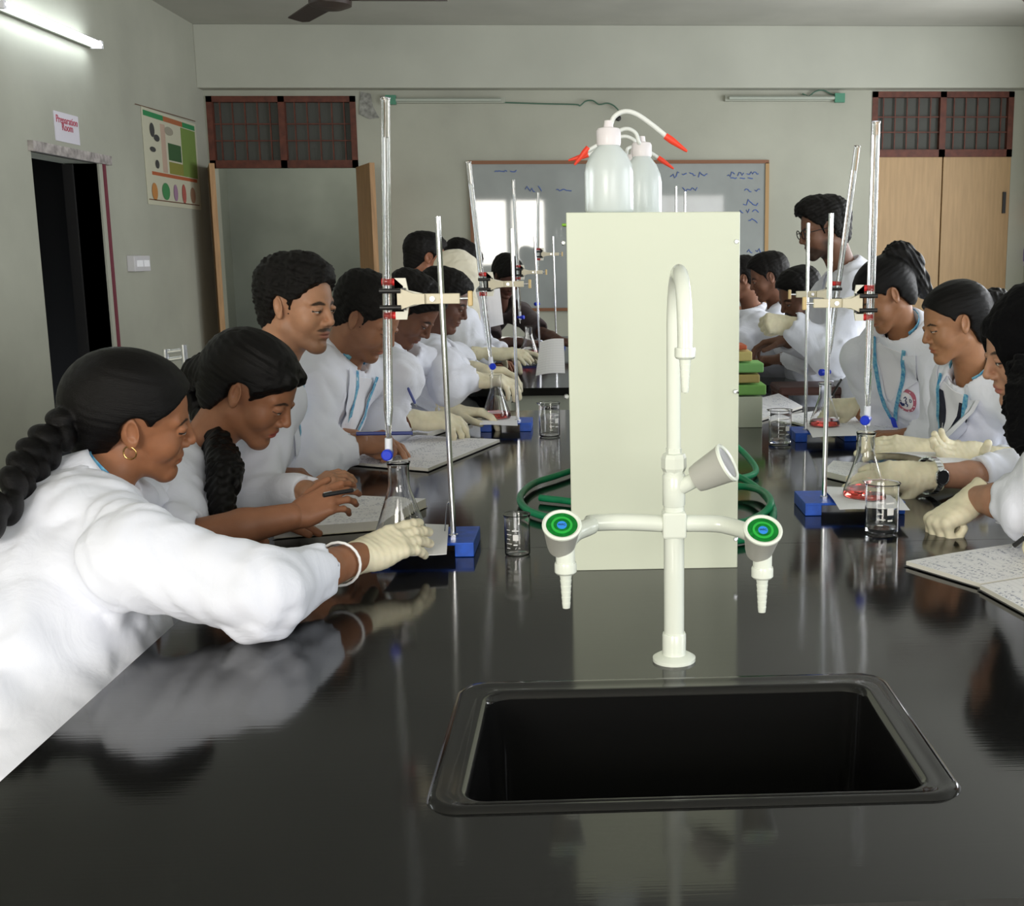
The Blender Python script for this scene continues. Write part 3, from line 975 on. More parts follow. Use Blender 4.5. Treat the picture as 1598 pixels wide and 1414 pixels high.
pmat('shirt', (.80, .80, .86), .8)
cloth_mat('coat', (.76, .78, .87), .88, .28, 9)
MATS['coat'] = MATS['coat']
cloth_mat('navy', (.012, .013, .030), .85, .2)
cloth_mat('navy_thread', (.02, .03, .13), .8, .1)
cloth_mat('emblem_red', (.48, .14, .20), .8, .1)
cloth_mat('scarf_black', (.003, .003, .0035), .95, .25, 60)
MATS['scarf_black'].node_tree.nodes['Principled BSDF'].inputs['Sheen Weight'].default_value = .02
MATS['scarf_black'].node_tree.nodes['Principled BSDF'].inputs['Specular IOR Level'].default_value = .06
cloth_mat('scarf_cream', (.66, .62, .50), .8, .4, 14)
cloth_mat('dark_shirt', (.05, .035, .035), .85, .3)
pmat('latex', (.74, .68, .50), .48, bump=.5, bscale=55, noise=.10, nscale=30, sss=.10)
pmat('lanyard', (.02, .22, .50), .6, noise=.5, nscale=120, col2=(.25, .55, .65))
pmat('blue_plastic', (.01, .05, .62), .35)
pmat('blue_stop', (.01, .04, .60), .3, sss=0)
pmat('card', (.82, .84, .88), .35)
pmat('black_plastic', (.012, .012, .013), .4)
pmat('black_gloss', (.008, .008, .010), .12)
pmat('chrome', (.78, .79, .82), .16, 1)
pmat('steel', (.70, .71, .74), .22, 1)
pmat('gold', (.75, .50, .18), .2, 1)
pmat('pearl', (.85, .85, .85), .2, 0)
pmat('paper', (.88, .88, .92), .8)
hair_mat('hair_sleek', (4, 90, 90), .38, (.0026, .0022, .0022), .35, .14)
hair_mat('hair_tousled', (50, 60, 50), .5, (.004, .0033, .003), .5)
hair_mat('hair_down', (40, 40, 6), .38, (.011, .008, .008), .9)

# ---------------------------------------------------------------- room
YF, XR, YR = 9.5, 3.62, -2.6
ZC = P3(900, 39, YF - .14).z
XL = P3(311, 60, YF).x
wallm = pmat('wall_paint', (.37, .375, .315), .75, noise=.10, nscale=1.6, bump=.25, bscale=30, detail=6)
ceilm = pmat('ceiling_paint', (.42, .42, .38), .85, noise=.07, nscale=2)
floorm = pmat('floor_tile', (.58, .58, .53), .35, noise=.12, nscale=5)
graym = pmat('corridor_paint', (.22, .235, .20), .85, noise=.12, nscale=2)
rust = pmat('rust_frame', (.10, .028, .016), .6, noise=.3, nscale=20)
ply = pmat('door_plywood', (.38, .25, .125), .55, noise=.10, nscale=7, stretch=(6, 6, .5))
plyedge = pmat('door_edge_wood', (.36, .21, .10), .6, noise=.2, nscale=8, stretch=(8, 8, .6))
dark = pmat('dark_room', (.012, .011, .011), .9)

def struct(name, me_or_o):
    me_or_o['kind'] = 'structure'; return me_or_o

struct('floor', box('floor', XL - .2, XR + .2, YR - .2, 12.2, -.1, 0, floorm))
struct('ceiling', box('ceiling', XL - .2, XR + .2, YR - .2, YF + .2, ZC, ZC + .1, ceilm))

def wall_with_holes(name, fixed, a0, a1, z0, z1, holes, axis, thick, mat):
    """axis 'x': wall runs along X at Y=fixed..fixed+thick; 'y': along Y at X=fixed..fixed+thick"""
    bm = bmesh.new(); cuts = sorted(holes)
    def b(u0, u1, w0, w1):
        if u1 - u0 < 1e-4 or w1 - w0 < 1e-4: return
        t0, t1 = sorted((fixed, fixed + thick))
        if axis == 'x': bx(bm, u0, u1, t0, t1, w0, w1)
        else: bx(bm, t0, t1, u0, u1, w0, w1)
    cur = a0
    for (u0, u1, w0, w1) in cuts:
        b(cur, u0, z0, z1); b(u0, u1, z0, w0); b(u0, u1, w1, z1); cur = u1
    b(cur, a1, z0, z1)
    return struct(name, link(name, bm_mesh(name, bm), mat))

dl0, dl1 = P3(338, 400, YF).x, P3(566, 400, YF).x
dr0, dr1 = P3(1355, 400, YF).x, P3(1571, 400, YF).x
zt = P3(450, 150, YF).z; zd = P3(450, 262, YF).z; ztr = P3(1460, 143, YF).z; zdr = P3(1460, 245, YF).z
wall_with_holes('wall_far', YF, XL - .2, XR + .2, 0, ZC, [(dl0, dl1, 0, zt), (dr0, dr1, 0, ztr)], 'x', .2, wallm)
zb = P3(900, 137, YF - .14).z
struct('trim_1', box('trim_1', XL, XR, YF - .14, YF, zb, ZC, pmat('beam_paint', (.42, .43, .375), .8, noise=.05, nscale=2), bev=.004))
# left wall with the dark doorway
ya, yb = PX(48, 236, XL).y, PX(150, 244, XL).y
zl = PX(48, 236, XL).z
wall_with_holes('wall_left', XL - .2, YR - .2, YF + .2, 0, ZC, [(ya, yb, 0, zl)], 'y', .2, wallm)
wall_with_holes('wall_right', XR, YR - .2, YF + .2, 0, ZC, [(.2, 2.6, 1.0, 2.5)], 'y', .2, wallm)
wall_with_holes('wall_rear', YR - .2, XL - .2, XR + .2, 0, ZC, [(-2.06, -.69, 1.17, 2.43), (.55, 2.6, .95, 2.45)], 'x', .2, wallm)
# dark store room behind the left doorway
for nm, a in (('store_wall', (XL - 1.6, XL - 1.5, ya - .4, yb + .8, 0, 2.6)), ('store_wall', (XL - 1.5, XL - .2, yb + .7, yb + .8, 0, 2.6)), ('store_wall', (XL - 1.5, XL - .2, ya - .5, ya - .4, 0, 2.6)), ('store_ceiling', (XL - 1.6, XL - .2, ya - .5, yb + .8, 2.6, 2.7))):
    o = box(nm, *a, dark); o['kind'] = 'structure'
# doorway reveal: far jamb in paint, maroon frame strip
jm = empty('door_1', (XL, yb, 0)); jm['kind'] = 'structure'
box('jamb', XL - .19, XL + .012, yb, yb + .05, 0, zl, wallm, jm)
box('frame_strip', XL - .005, XL + .02, yb + .05, yb + .085, 0, zl, pmat('maroon_paint', (.16, .03, .05), .5), jm)
box('door_leaf', XL - .20, XL - .14, yb - .02, yb - .001, 0, zl - .005, dark, jm)  # added near-black panel over the reveal; doorway shade put into its colour
box('lintel', XL - .02, XL + .03, ya - .03, yb + .16, zl, zl + .055, pmat('stone_lintel', (.34, .31, .30), .7, noise=.4, nscale=25), jm)
# corridor behind the far-left doorway
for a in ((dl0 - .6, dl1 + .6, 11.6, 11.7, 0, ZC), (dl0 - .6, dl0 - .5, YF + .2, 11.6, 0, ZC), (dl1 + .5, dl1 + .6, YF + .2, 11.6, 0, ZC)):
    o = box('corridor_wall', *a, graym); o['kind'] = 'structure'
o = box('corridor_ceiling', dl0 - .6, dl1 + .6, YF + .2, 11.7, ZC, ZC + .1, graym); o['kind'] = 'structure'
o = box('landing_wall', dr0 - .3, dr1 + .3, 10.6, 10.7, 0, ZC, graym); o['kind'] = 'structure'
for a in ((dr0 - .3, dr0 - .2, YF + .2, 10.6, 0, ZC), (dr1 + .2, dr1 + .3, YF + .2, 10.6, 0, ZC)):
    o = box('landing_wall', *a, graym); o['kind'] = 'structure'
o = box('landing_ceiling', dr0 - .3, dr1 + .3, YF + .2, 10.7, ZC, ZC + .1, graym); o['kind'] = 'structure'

def transom(name, x0, x1, z0, z1, nv, nh):
    w = empty(name, ((x0 + x1) / 2, YF, z0)); w['kind'] = 'structure'
    bm = bmesh.new(); y0, y1 = YF - .01, YF + .05; t = .045
    bx(bm, x0, x1, y0, y1, z0, z0 + t * 1.3); bx(bm, x0, x1, y0, y1, z1 - t, z1); bx(bm, x0, x0 + t, y0, y1, z0, z1); bx(bm, x1 - t, x1, y0, y1, z0, z1)
    xm = (x0 + x1) / 2; bx(bm, xm - .025, xm + .025, y0, y1, z0, z1)
    link('window_frame', bm_mesh('f', bm), rust, w)
    for i in range(1, nv):
        x = x0 + (x1 - x0) * i / nv
        if abs(x - xm) < .04: continue
        box('grille_bar', x - .0045, x + .0045, YF + .015, YF + .027, z0 + .02, z1 - .02, rust, w)
    for i in range(1, nh + 1):
        z = z0 + (z1 - z0) * (.15 + .7 * i / (nh + 1))
        box('grille_bar', x0 + .02, x1 - .02, YF + .012, YF + .024, z - .0045, z + .0045, rust, w)
    m = pmat('wire_gauze', (.075, .078, .07), .8)
    bm = bmesh.new(); n = 70
    box('wire_gauze', x0 + .02, x1 - .02, YF + .045, YF + .049, z0 + .02, z1 - .02, m, w)
transom('window_1', dl0, dl1, zd, zt, 12, 2)
transom('window_2', dr0, dr1, zdr, ztr, 12, 2)

# far-left doorway: two leaves folded open towards the class
def leaf(name, hinge, ang, w, z1, mat, handle=False):
    d = empty(name, hinge); d['kind'] = 'structure'
    M = Matrix.Translation(hinge) @ Matrix.Rotation(math.radians(ang), 4, 'Z')
    box('door_leaf', 0, w, -.018, .018, .01, z1, mat, d, M=M)
    box('edge_band', w, w + .004, -.019, .019, .01, z1, plyedge, d, M=M)
    return d
leaf('door_2', Vector((dl0 + .0, YF - .02, 0)), -71, .50, zd - .0, plyedge)
leaf('door_3', Vector((dl1 - .0, YF - .02, 0)), -68, .52, zd - .0, plyedge)
# far-right closed double door
d4 = empty('door_4', ((dr0 + dr1) / 2, YF, 0)); d4['kind'] = 'structure'
xm = P3(1466, 400, YF).x
box('door_leaf', dr0, xm - .005, YF + .0, YF + .04, .01, zdr, ply, d4, bev=.003)
box('door_leaf', xm + .005, dr1, YF + .0, YF + .04, .01, zdr, ply, d4, bev=.003)
box('bolt', dr1 - .06, dr1 - .035, YF - .02, YF, zdr - .45, zdr - .28, MATS['black_plastic'], d4)
box('bolt', dr0 + .02, dr0 + .04, YF - .02, YF, 1.34, 1.42, MATS['black_plastic'], d4)

# rear windows with daylight (behind the camera), and a side window added as fill
glassw = pmat('window_frame_paint', (.30, .30, .28), .6)
def rear_window(name, x0, x1, z0, z1):
    w = empty(name, ((x0 + x1) / 2, YR, z0)); w['kind'] = 'structure'
    bm = bmesh.new()
    for a, b in ((x0, x0 + .06), (x1 - .06, x1), ((x0 + x1) / 2 - .05, (x0 + x1) / 2 + .05)): bx(bm, a, b, YR - .12, YR - .06, z0, z1)
    for a, b in ((z0, z0 + .06), (z1 - .06, z1), (z1 - .48, z1 - .42)): bx(bm, x0, x1, YR - .12, YR - .06, a, b)
    link('window_frame', bm_mesh('f', bm), glassw, w)
rear_window('window_3', -2.06, -.69, 1.17, 2.43)
rear_window('window_4', .55, 2.6, .95, 2.45)
w = empty('window_5', (XR, 1.4, 1.0)); w['kind'] = 'structure'  # unseen window added on the right wall to carry fill light
bm = bmesh.new()
for a, b in ((.2, .26), (2.54, 2.6), (1.36, 1.44)): bx(bm, XR + .05, XR + .11, a, b, 1.0, 2.5)
for a, b in ((1.0, 1.06), (2.44, 2.5)): bx(bm, XR + .05, XR + .11, .2, 2.6, a, b)
link('window_frame', bm_mesh('f', bm), glassw, w)

# whiteboard
bl, br = P3(737, 300, YF).x, P3(1195, 300, YF).x
bt, bb = P3(960, 255, YF).z, P3(790, 481, YF).z
wb = empty('whiteboard', ((bl + br) / 2, YF - .02, bb), 'large whiteboard with thin brown frame and faint blue writing on far wall', 'whiteboard')
box('board_surface', bl, br, YF - .018, YF - .002, bb, bt, pmat('whiteboard_face', (.29, .31, .305), .035, spec=.6, noise=.10, nscale=3), wb)
fm = pmat('board_frame', (.20, .085, .04), .5)
bm = bmesh.new()
for a in ((bl - .02, bl + .005, bb, bt), (bl - .02, br + .02, bt - .005, bt + .022), (bl - .02, br + .02, bb - .025, bb)): bx(bm, a[0], a[1], YF - .03, YF - .001, a[2], a[3])
link('board_frame', bm_mesh('f', bm), fm, wb)
box('board_frame', br - .008, br + .022, YF - .03, YF - .001, bb, bt, pmat('board_frame_tan', (.36, .22, .09), .5), wb)
ink = pmat('marker_ink', (.10, .16, .42), .6)
rs = random.Random(5)
def scribble(px0, px1, py, hgt, seed, rw=.004):
    r = random.Random(seed); a = P3(px0, py, YF - .021); b = P3(px1, py, YF - .021); n = int((px1 - px0) / 2.2)
    pts = []; prts = []
    for i in range(n):
        t = i / max(1, n - 1); p = a.lerp(b, t) + Vector((0, 0, (r.random() - .5) * hgt))
        if r.random() < .16 and len(pts) > 2: prts.append(tube(pts, rw, 4)); pts = []
        else: pts.append(p)
    if len(pts) > 1: prts.append(tube(pts, rw, 4))
    o = merged('handwriting', prts, ink, wb); o['kind'] = 'stuff'
for i, (a, b, y, hg) in enumerate(((1046, 1104, 273, .05), (1135, 1184, 272, .045), (1140, 1175, 278, .008), (1065, 1088, 295, .04), (1162, 1186, 296, .035), (1160, 1188, 316, .05), (1155, 1184, 328, .045), (1168, 1182, 345, .06), (820, 845, 295, .05), (868, 892, 296, .02), (1166, 1190, 391, .05), (772, 806, 267, .015))): scribble(a, b, y, hg, i + 3)

# wall fittings
def wall_tube(px0, px1, py, label):
    a, b = P3(px0, py, YF - .05), P3(px1, py, YF - .05)
    t = empty('tube_light', ((a.x + b.x) / 2, YF - .03, a.z), label, 'tube light')
    box('batten', a.x, b.x, YF - .035, YF, a.z - .022, a.z + .022, pmat('batten_paint', (.34, .355, .30), .6), t)
    vs = [Vector((a.x + .03, YF - .055, a.z)), Vector((b.x - .03, YF - .055, a.z))]
    tube_obj('lamp_tube', vs, .014, pmat('unlit_tube', (.36, .39, .34), .3), t, 10)
    e = b if px0 > 1000 else a
    box('end_holder', e.x - .05, e.x + .03, YF - .07, YF - .034, a.z - .035, a.z + .035, pmat('green_holder', (.06, .22, .14), .5), t)
wall_tube(612, 788, 156, 'unlit wall tube light fitting left of the washing bottles')
wall_tube(1132, 1312, 153, 'unlit wall tube light fitting right of the washing bottles')
tag(tube_obj('loose_cable', [P3(x, y, YF - .03) for x, y in ((786, 160), (850, 162), (898, 163), (905, 165), (914, 158), (925, 157), (935, 163), (948, 161), (958, 165), (965, 172))], .006, pmat('cable_green', (.07, .14, .10), .5), None, 6, sub=4), 'thin loose wire with bare ends hanging on far wall above whiteboard', 'wire')
tag(tube_obj('loose_cable', [P3(x, y, YF - .03) for x, y in ((1252, 146), (1262, 150), (1272, 143), (1285, 141), (1300, 148), (1310, 146))], .006, MATS['cable_green'], None, 6, sub=4), 'short tangled wire above the right wall tube fitting', 'wire')
tag(lathe_obj('wall_hook', [(.001, 0), (.022, .004), (.022, .02), (.001, .026)], MATS['black_plastic'], None, 12, frame(P3(965, 185, YF), (0, -1, 0))), 'small round black hook on far wall behind the bottles', 'hook')
# switch box, sign and posters on the side walls
def wall_panel(name, px0, px1, py0, py1, X, th):
    s = 1 if X < 0 else -1
    a, b = PX(px0, py0, X), PX(px1, py0, X); c = PX(px0, py1, X)
    return a, b, c, s
a, b, c, s = wall_panel('', 197, 222, 399, 424, XL, .03)
sw = empty('switch_box', (XL, (a.y + b.y) / 2, c.z), 'small white switch box on left wall below the chart', 'switch')
box('switch_plate', XL, XL + .05, a.y, b.y, c.z, a.z, pmat('switch_white', (.55, .54, .56), .5), sw, bev=.004)
for k in range(2): box('switch_rocker', XL + .05, XL + .058, a.y + (b.y - a.y) * (.15 + .42 * k), a.y + (b.y - a.y) * (.45 + .42 * k), c.z + .03, a.z - .03, MATS['paper'], sw)
a, b, c, s = wall_panel('', 82, 119, 172, 218, XL, .003)
sg = empty('paper_sign', (XL, (a.y + b.y) / 2, c.z), 'white paper sign with red printed words above the dark doorway', 'sign')
w_, h_ = b.y - a.y, a.z - c.z
box('sheet', XL + .001, XL + .006, a.y, b.y, c.z, a.z, pmat('sign_sheet', (.60, .58, .64), .7), sg)
redm = pmat('red_ink', (.42, .05, .09), .6)
for i, (tx, sz) in enumerate((('Preparation', .19), ('Room', .19))):
    cu = bpy.data.curves.new('sign_text', 'FONT'); cu.body = tx; cu.align_x = 'CENTER'; cu.align_y = 'CENTER'; cu.size = w_ * sz; cu.extrude = .0008
    cu.materials.append(redm)
    o = bpy.data.objects.new('lettering', cu); COL.objects.link(o); o.parent = sg
    o = text_mesh(o)
    o.matrix_basis = Matrix.Translation(Vector((XL + .0075, (a.y + b.y) / 2, a.z - h_ * (.26 + .24 * i))) - sg.location) @ Matrix(((0, 0, 1, 0), (1, 0, 0, 0), (0, 1, 0, 0), (0, 0, 0, 1)))
# chart
a, b, c, s = wall_panel('', 219, 302, 170, 310, XL, .003)
ch = empty('wall_chart', (XL, (a.y + b.y) / 2, c.z), 'colourful hanging wall chart with green and orange pictures on left wall', 'poster')
Y0, Y1, Z1, Z0 = a.y, b.y, a.z, c.z; W_, H_ = Y1 - Y0, Z1 - Z0
box('sheet', XL + .002, XL + .006, Y0, Y1, Z0 - .03, Z1 + .02, pmat('chart_sheet', (.50, .49, .38), .6), ch)
def cp(y0, y1, z0, z1, col, nm, d=.007):
    o = box('chart_print', XL + .004, XL + d, Y0 + W_ * y0, Y0 + W_ * y1, Z0 + H_ * z0, Z0 + H_ * z1, pmat(nm, col, .6), ch)
cp(.02, .36, .94, 1.0, (.03, .22, .08), 'print_green'); cp(.36, .72, .94, 1.0, (.35, .12, .05), 'print_rust'); cp(.72, .97, .94, 1.0, (.03, .22, .08), 'print_green')
cp(.10, .95, .29, .33, (.38, .10, .04), 'print_orange'); cp(.68, .97, .34, .93, (.16, .24, .06), 'print_olive')
cp(.42, .66, .50, .70, (.04, .10, .04), 'print_dark_green', .008); cp(.42, .68, .34, .48, (.22, .22, .05), 'print_yellow', .008)
cp(.30, .38, .34, .9, (.45, .33, .26), 'print_pink', .008)
cp(.02, .96, .0, .012, (.15, .08, .05), 'print_brown', .009)
def blob(y, z, ry, rz, nm, col):
    vs = [Vector((XL + .009, Y0 + W_ * (y + ry * math.cos(t)), Z0 + H_ * (z + rz * math.sin(t)))) for t in [i * math.pi / 8 for i in range(16)]]
    link('chart_print', mesh('p', vs, [tuple(range(16))]), pmat(nm, col, .6), ch)
for y, z, ry, rz, nm, col in ((.12, .10, .05, .10, 'print_orange2', (.45, .20, .06)), (.32, .12, .07, .10, 'print_green2', (.05, .22, .08)), (.50, .12, .04, .10, 'print_mauve', (.30, .18, .28)), (.66, .12, .04, .12, 'print_red2', (.38, .10, .08)), (.84, .12, .05, .10, 'print_brown2', (.28, .16, .10)),
                              (.15, .80, .04, .08, 'print_dark', (.05, .05, .05)), (.22, .72, .05, .04, 'print_dark', (.05, .05, .05)), (.14, .58, .05, .03, 'print_dark', (.05, .05, .05)), (.20, .42, .035, .05, 'print_dark', (.05, .05, .05)), (.45, .84, .08, .05, 'print_stone', (.3, .28, .22))):
    blob(y, z, ry, rz, nm, col)
tube_obj('hanging_string', [Vector((XL + .006, Y0 - .1, Z1 + .02)), Vector((XL + .01, (Y0 + Y1) / 2, Z1 + .03)), Vector((XL + .006, Y1, Z1 + .04))], .003, MATS['print_brown'], ch, 5)
# right-wall notice at the very edge
a2, b2 = PX(1586, 330, XR), PX(1620, 330, XR)
nt_ = empty('wall_notice', (XR, a2.y, 1.4), 'orange and lilac notice on right wall at the picture edge', 'poster')
box('sheet', XR - .005, XR - .001, b2.y, a2.y, 1.28, 1.86, pmat('notice_sheet', (.50, .46, .50), .6), nt_)
box('notice_print', XR - .007, XR - .004, b2.y, a2.y - .03, 1.62, 1.80, pmat('notice_orange', (.60, .16, .06), .6), nt_)
box('notice_print', XR - .007, XR - .004, b2.y, a2.y - .06, 1.32, 1.42, pmat('notice_violet', (.20, .14, .35), .6), nt_)
# damp stain plate at the beam
pts = [P3(x, y, YF - .006) for x, y in ((562, 143), (578, 146), (582, 166), (592, 184), (576, 186), (560, 178))]
tag(link('torn_poster', mesh('t', pts + [p + Vector((0, .004, 0)) for p in pts], [tuple(range(6)), tuple(range(11, 5, -1))] + [(i, i + 6, (i + 1) % 6 + 6, (i + 1) % 6) for i in range(6)]), pmat('torn_paper', (.24, .24, .22), .8, noise=.4, nscale=30)), 'torn grey scrap of paper right of the left transom grille', 'paper')

# lit tube light on the left wall (and a twin added outside the frame for highlights)
def lit_tube(y0, y1, z0, z1, label):
    t = empty('tube_light', (XL + .05, y0, z0), label, 'tube light')
    m = MATS.get('lit_tube')
    if not m:
        m, nt, b = nmat('lit_tube'); b.inputs['Emission Color'].default_value = (.88, .95, 1, 1); b.inputs['Emission Strength'].default_value = 14; MATS['lit_tube'] = m
    A, B = Vector((XL + .075, y0, z0)), Vector((XL + .075, y1, z1))
    tube_obj('lamp_tube', [A, B], .019, m, t, 12)
    tube_obj('batten', [A - Vector((.045, 0, 0)), B - Vector((.045, 0, 0))], .022, MATS['batten_paint'], t, 6)
    for q in (A, B): box('end_cap', q.x - .05, q.x + .018, q.y - .015, q.y + .015, q.z - .022, q.z + .022, MATS['paper'], t)
p0, p1 = PX(2, 6, XL + .075), PX(155, 70, XL + .075)
lit_tube(p0.y, p1.y, p0.z, p1.z, 'bright tube light on left wall above the doorway')
lit_tube(2.0, 3.3, 2.72, 2.72, 'bright tube light on left wall near the first bench')  # added lamp, puts highlights on the nearest coat and hair

# ceiling fans
def fan(cx, cy, a0, label, z=3.0):
    f = empty('ceiling_fan', (cx, cy, z), label, 'fan')
    mb = pmat('fan_brown', (.035, .022, .018), .45)
    lathe_obj('motor', [(.001, -.05), (.07, -.05), (.12, -.03), (.125, .02), (.06, .05), (.02, .06), (.001, .06)], mb, f, 20, Matrix.Translation((cx, cy, z)))
    tube_obj('down_rod', [(cx, cy, z + .05), (cx, cy, ZC)], .014, mb, f, 8)
    for k in range(3):
        M = Matrix.Translation((cx, cy, z)) @ Matrix.Rotation(math.radians(a0 + 120 * k), 4, 'Z') @ Matrix.Rotation(math.radians(10), 4, 'X')
        bm = bmesh.new()
        vs = [(.10, -.03), (.18, -.07), (.60, -.065), (.66, -.04), (.66, .05), (.18, .06), (.10, .03)]
        lo = [bm.verts.new(M @ Vector((x, y, -.004))) for x, y in vs]; hi = [bm.verts.new(M @ Vector((x, y, .004))) for x, y in vs]
        bm.faces.new(lo[::-1]); bm.faces.new(hi)
        for i in range(7): bm.faces.new((lo[i], lo[(i + 1) % 7], hi[(i + 1) % 7], hi[i]))
        link('blade', bm_mesh('b', bm), mb, f)
c1 = P3(515, 0, 7.0); fan(c1.x, c1.y, 0, 'dark brown ceiling fan above the left doorway side', c1.z)
c2 = P3(1590, -22, 7.0); fan(c2.x, c2.y, 60, 'dark brown ceiling fan above the right-hand doors', c2.z)

# window daylight at the rear, added fills at right wall, corridor and landing
for i, (y0, y1) in enumerate(((3.7, 5.5), (6.3, 8.1))):
    w = empty('window_%d' % (6 + i), (XR, y0, 1.0)); w['kind'] = 'structure'  # unseen windows added on the solid right wall to brighten the far room
    bm = bmesh.new()
    for a, b in ((y0, y0 + .06), (y1 - .06, y1), ((y0 + y1) / 2 - .04, (y0 + y1) / 2 + .04)): bx(bm, XR - .012, XR - .002, a, b, 1.0, 2.6)
    for a, b in ((1.0, 1.06), (2.54, 2.6)): bx(bm, XR - .012, XR - .002, y0, y1, a, b)
    link('window_frame', bm_mesh('f', bm), glassw, w)
    area('window_light_side', (XR - .03, (y0 + y1) / 2, 1.8), (math.radians(90), 0, math.radians(90)), y1 - y0, 1.5, 68, (.95, .97, 1.0))  # added area light that evens out the far end
for xx in (-1.72, -1.03): area('window_light_rear_left', (xx, YR + .02, 1.80), (math.radians(90), 0, 0), .58, 1.15, 46, (1.0, .95, .86))
area('window_light_rear_right', (1.55, YR + .02, 1.7), (math.radians(90), 0, 0), 2.0, 1.5, 55, (1.0, .97, .93))
area('window_light_side', (XR - .02, 1.4, 1.75), (math.radians(90), 0, math.radians(90)), 2.4, 1.5, 50, (.92, .96, 1.0))  # added fill from beside the camera, out of view
area('window_light_corridor', ((dl0 + dl1) / 2, 10.6, 3.1), (0, 0, 0), 1.0, 1.0, 17, (1, 1, .92))  # added overhead light that brightens the corridor; no window there
area('window_light_landing', ((dr0 + dr1) / 2, 10.15, 3.1), (0, 0, 0), .8, .5, 2, (1, 1, .95))  # unseen overhead light on the landing; no window there

# ---------------------------------------------------------------- benches
BX0, BX1, BZ = PZ(122, 1110, .90).x, .83, .90
def granite():
    m, nt, b = nmat('black_granite'); L = nt.links
    tc = N(nt, 'ShaderNodeTexCoord')
    nz = N(nt, 'ShaderNodeTexNoise'); nz.inputs['Scale'].default_value = 260; nz.inputs['Detail'].default_value = 2
    L.new(tc.outputs['Object'], nz.inputs['Vector'])
    cr = N(nt, 'ShaderNodeMapRange'); cr.inputs[1].default_value = .40; cr.inputs[2].default_value = .75; cr.inputs[3].default_value = .6; cr.inputs[4].default_value = 1.9
    L.new(nz.outputs[0], cr.inputs[0])
    vm = N(nt, 'ShaderNodeVectorMath', operation='SCALE'); vm.inputs[0].default_value = (.006, .006, .0058)
    L.new(cr.outputs[0], vm.inputs['Scale']); L.new(vm.outputs[0], b.inputs['Base Color'])
    n2 = N(nt, 'ShaderNodeTexNoise'); n2.inputs['Scale'].default_value = 3.5; n2.inputs['Detail'].default_value = 5
    L.new(tc.outputs['Object'], n2.inputs['Vector'])
    r = N(nt, 'ShaderNodeMapRange'); r.inputs[3].default_value = .05; r.inputs[4].default_value = .13
    L.new(n2.outputs[0], r.inputs[0]); L.new(r.outputs[0], b.inputs['Roughness'])
    b.inputs['Specular IOR Level'].default_value = .5
    # long faint scratches
    mp = N(nt, 'ShaderNodeMapping'); mp.inputs['Scale'].default_value = (2.2, 60, 1); mp.inputs['Rotation'].default_value = (0, 0, .25)
    L.new(tc.outputs['Object'], mp.inputs['Vector'])
    n3 = N(nt, 'ShaderNodeTexNoise'); n3.inputs['Scale'].default_value = 4; n3.inputs['Detail'].default_value = 3
    L.new(mp.outputs[0], n3.inputs['Vector'])
    bp = N(nt, 'ShaderNodeBump'); bp.inputs['Strength'].default_value = .02; bp.inputs['Distance'].default_value = .002
    L.new(n3.outputs[0], bp.inputs['Height']); L.new(bp.outputs[0], b.inputs['Normal'])
    MATS['black_granite'] = m
    return m
gran = granite()
cabm = pmat('cabinet_paint', (.40, .42, .36), .55, noise=.05, nscale=6)
FY = PZ(1420, 1407).y; EY = PZ(780, 641).y
so = [PZ(720, 1072), PZ(1375, 1054), PZ(1500, 1244), PZ(668, 1272)]
si = [PZ(758, 1086), PZ(1352, 1072), PZ(1446, 1234), PZ(722, 1258)]
sx0, sx1 = (so[0].x + so[3].x) / 2, (so[1].x + so[2].x) / 2; sy0, sy1 = (so[2].y + so[3].y) / 2, (so[0].y + so[1].y) / 2
ix0, ix1 = (si[0].x + si[3].x) / 2, (si[1].x + si[2].x) / 2; iy0, iy1 = (si[2].y + si[3].y) / 2, (si[0].y + si[1].y) / 2
JY = PZ(1540, 842).y
TH = .03
wt = empty('worktop', ((BX0 + BX1) / 2, FY, BZ), 'long polished black granite worktop with inset sink in the foreground', 'worktop')
bm = bmesh.new()
hx0, hx1, hy0, hy1 = ix0 - .012, ix1 + .012, iy0 - .012, iy1 + .012
for a in ((BX0, hx0, FY, JY), (hx1, BX1, FY, JY), (hx0, hx1, FY, hy0), (hx0, hx1, hy1, JY)): bx(bm, a[0], a[1], a[2], a[3], BZ - TH, BZ)
link('slab', bm_mesh('slab', bm), gran, wt)
box('slab', BX0, BX1, JY + .0012, EY, BZ - TH, BZ, gran, wt)
w2 = empty('worktop', ((BX0 + BX1) / 2, 4.3, BZ), 'second black granite worktop at the far end of the room', 'worktop')
Y2 = PZ(790, 606).y; Y2e = 7.2
box('slab', BX0, BX1, Y2, (Y2 + Y2e) / 2, BZ - TH, BZ, gran, w2); box('slab', BX0, BX1, (Y2 + Y2e) / 2 + .001, Y2e, BZ - TH, BZ, gran, w2)
def cabinet(y0, y1, label, group):
    c = empty('cabinet', ((BX0 + BX1) / 2, y0, 0), label, 'cabinet', group)
    box('carcass', BX0 + .30, BX1 - .30, y0, y1, .08, BZ - TH - .001 if y0 > 1.6 else .66, cabm, c)
    box('plinth', BX0 + .35, BX1 - .35, y0, y1, 0, .08, MATS['black_plastic'], c)
    for s, x in ((-1, BX0 + .30), (1, BX1 - .30)):
        h = (y1 - y0) / 2
        for k in range(2):
            d = box('door', min(x, x + s * .018), max(x, x + s * .018), y0 + h * k + .004, y0 + h * (k + 1) - .004, .10, .84 if y0 > 1.6 else .655, cabm, c)
            tube_obj('handle', [(x + s * .02, y0 + h * k + .06, .48), (x + s * .045, y0 + h * k + .06, .49), (x + s * .045, y0 + h * k + .06, .59), (x + s * .02, y0 + h * k + .06, .60)], .005, MATS['steel'], d, 6)
n = 3
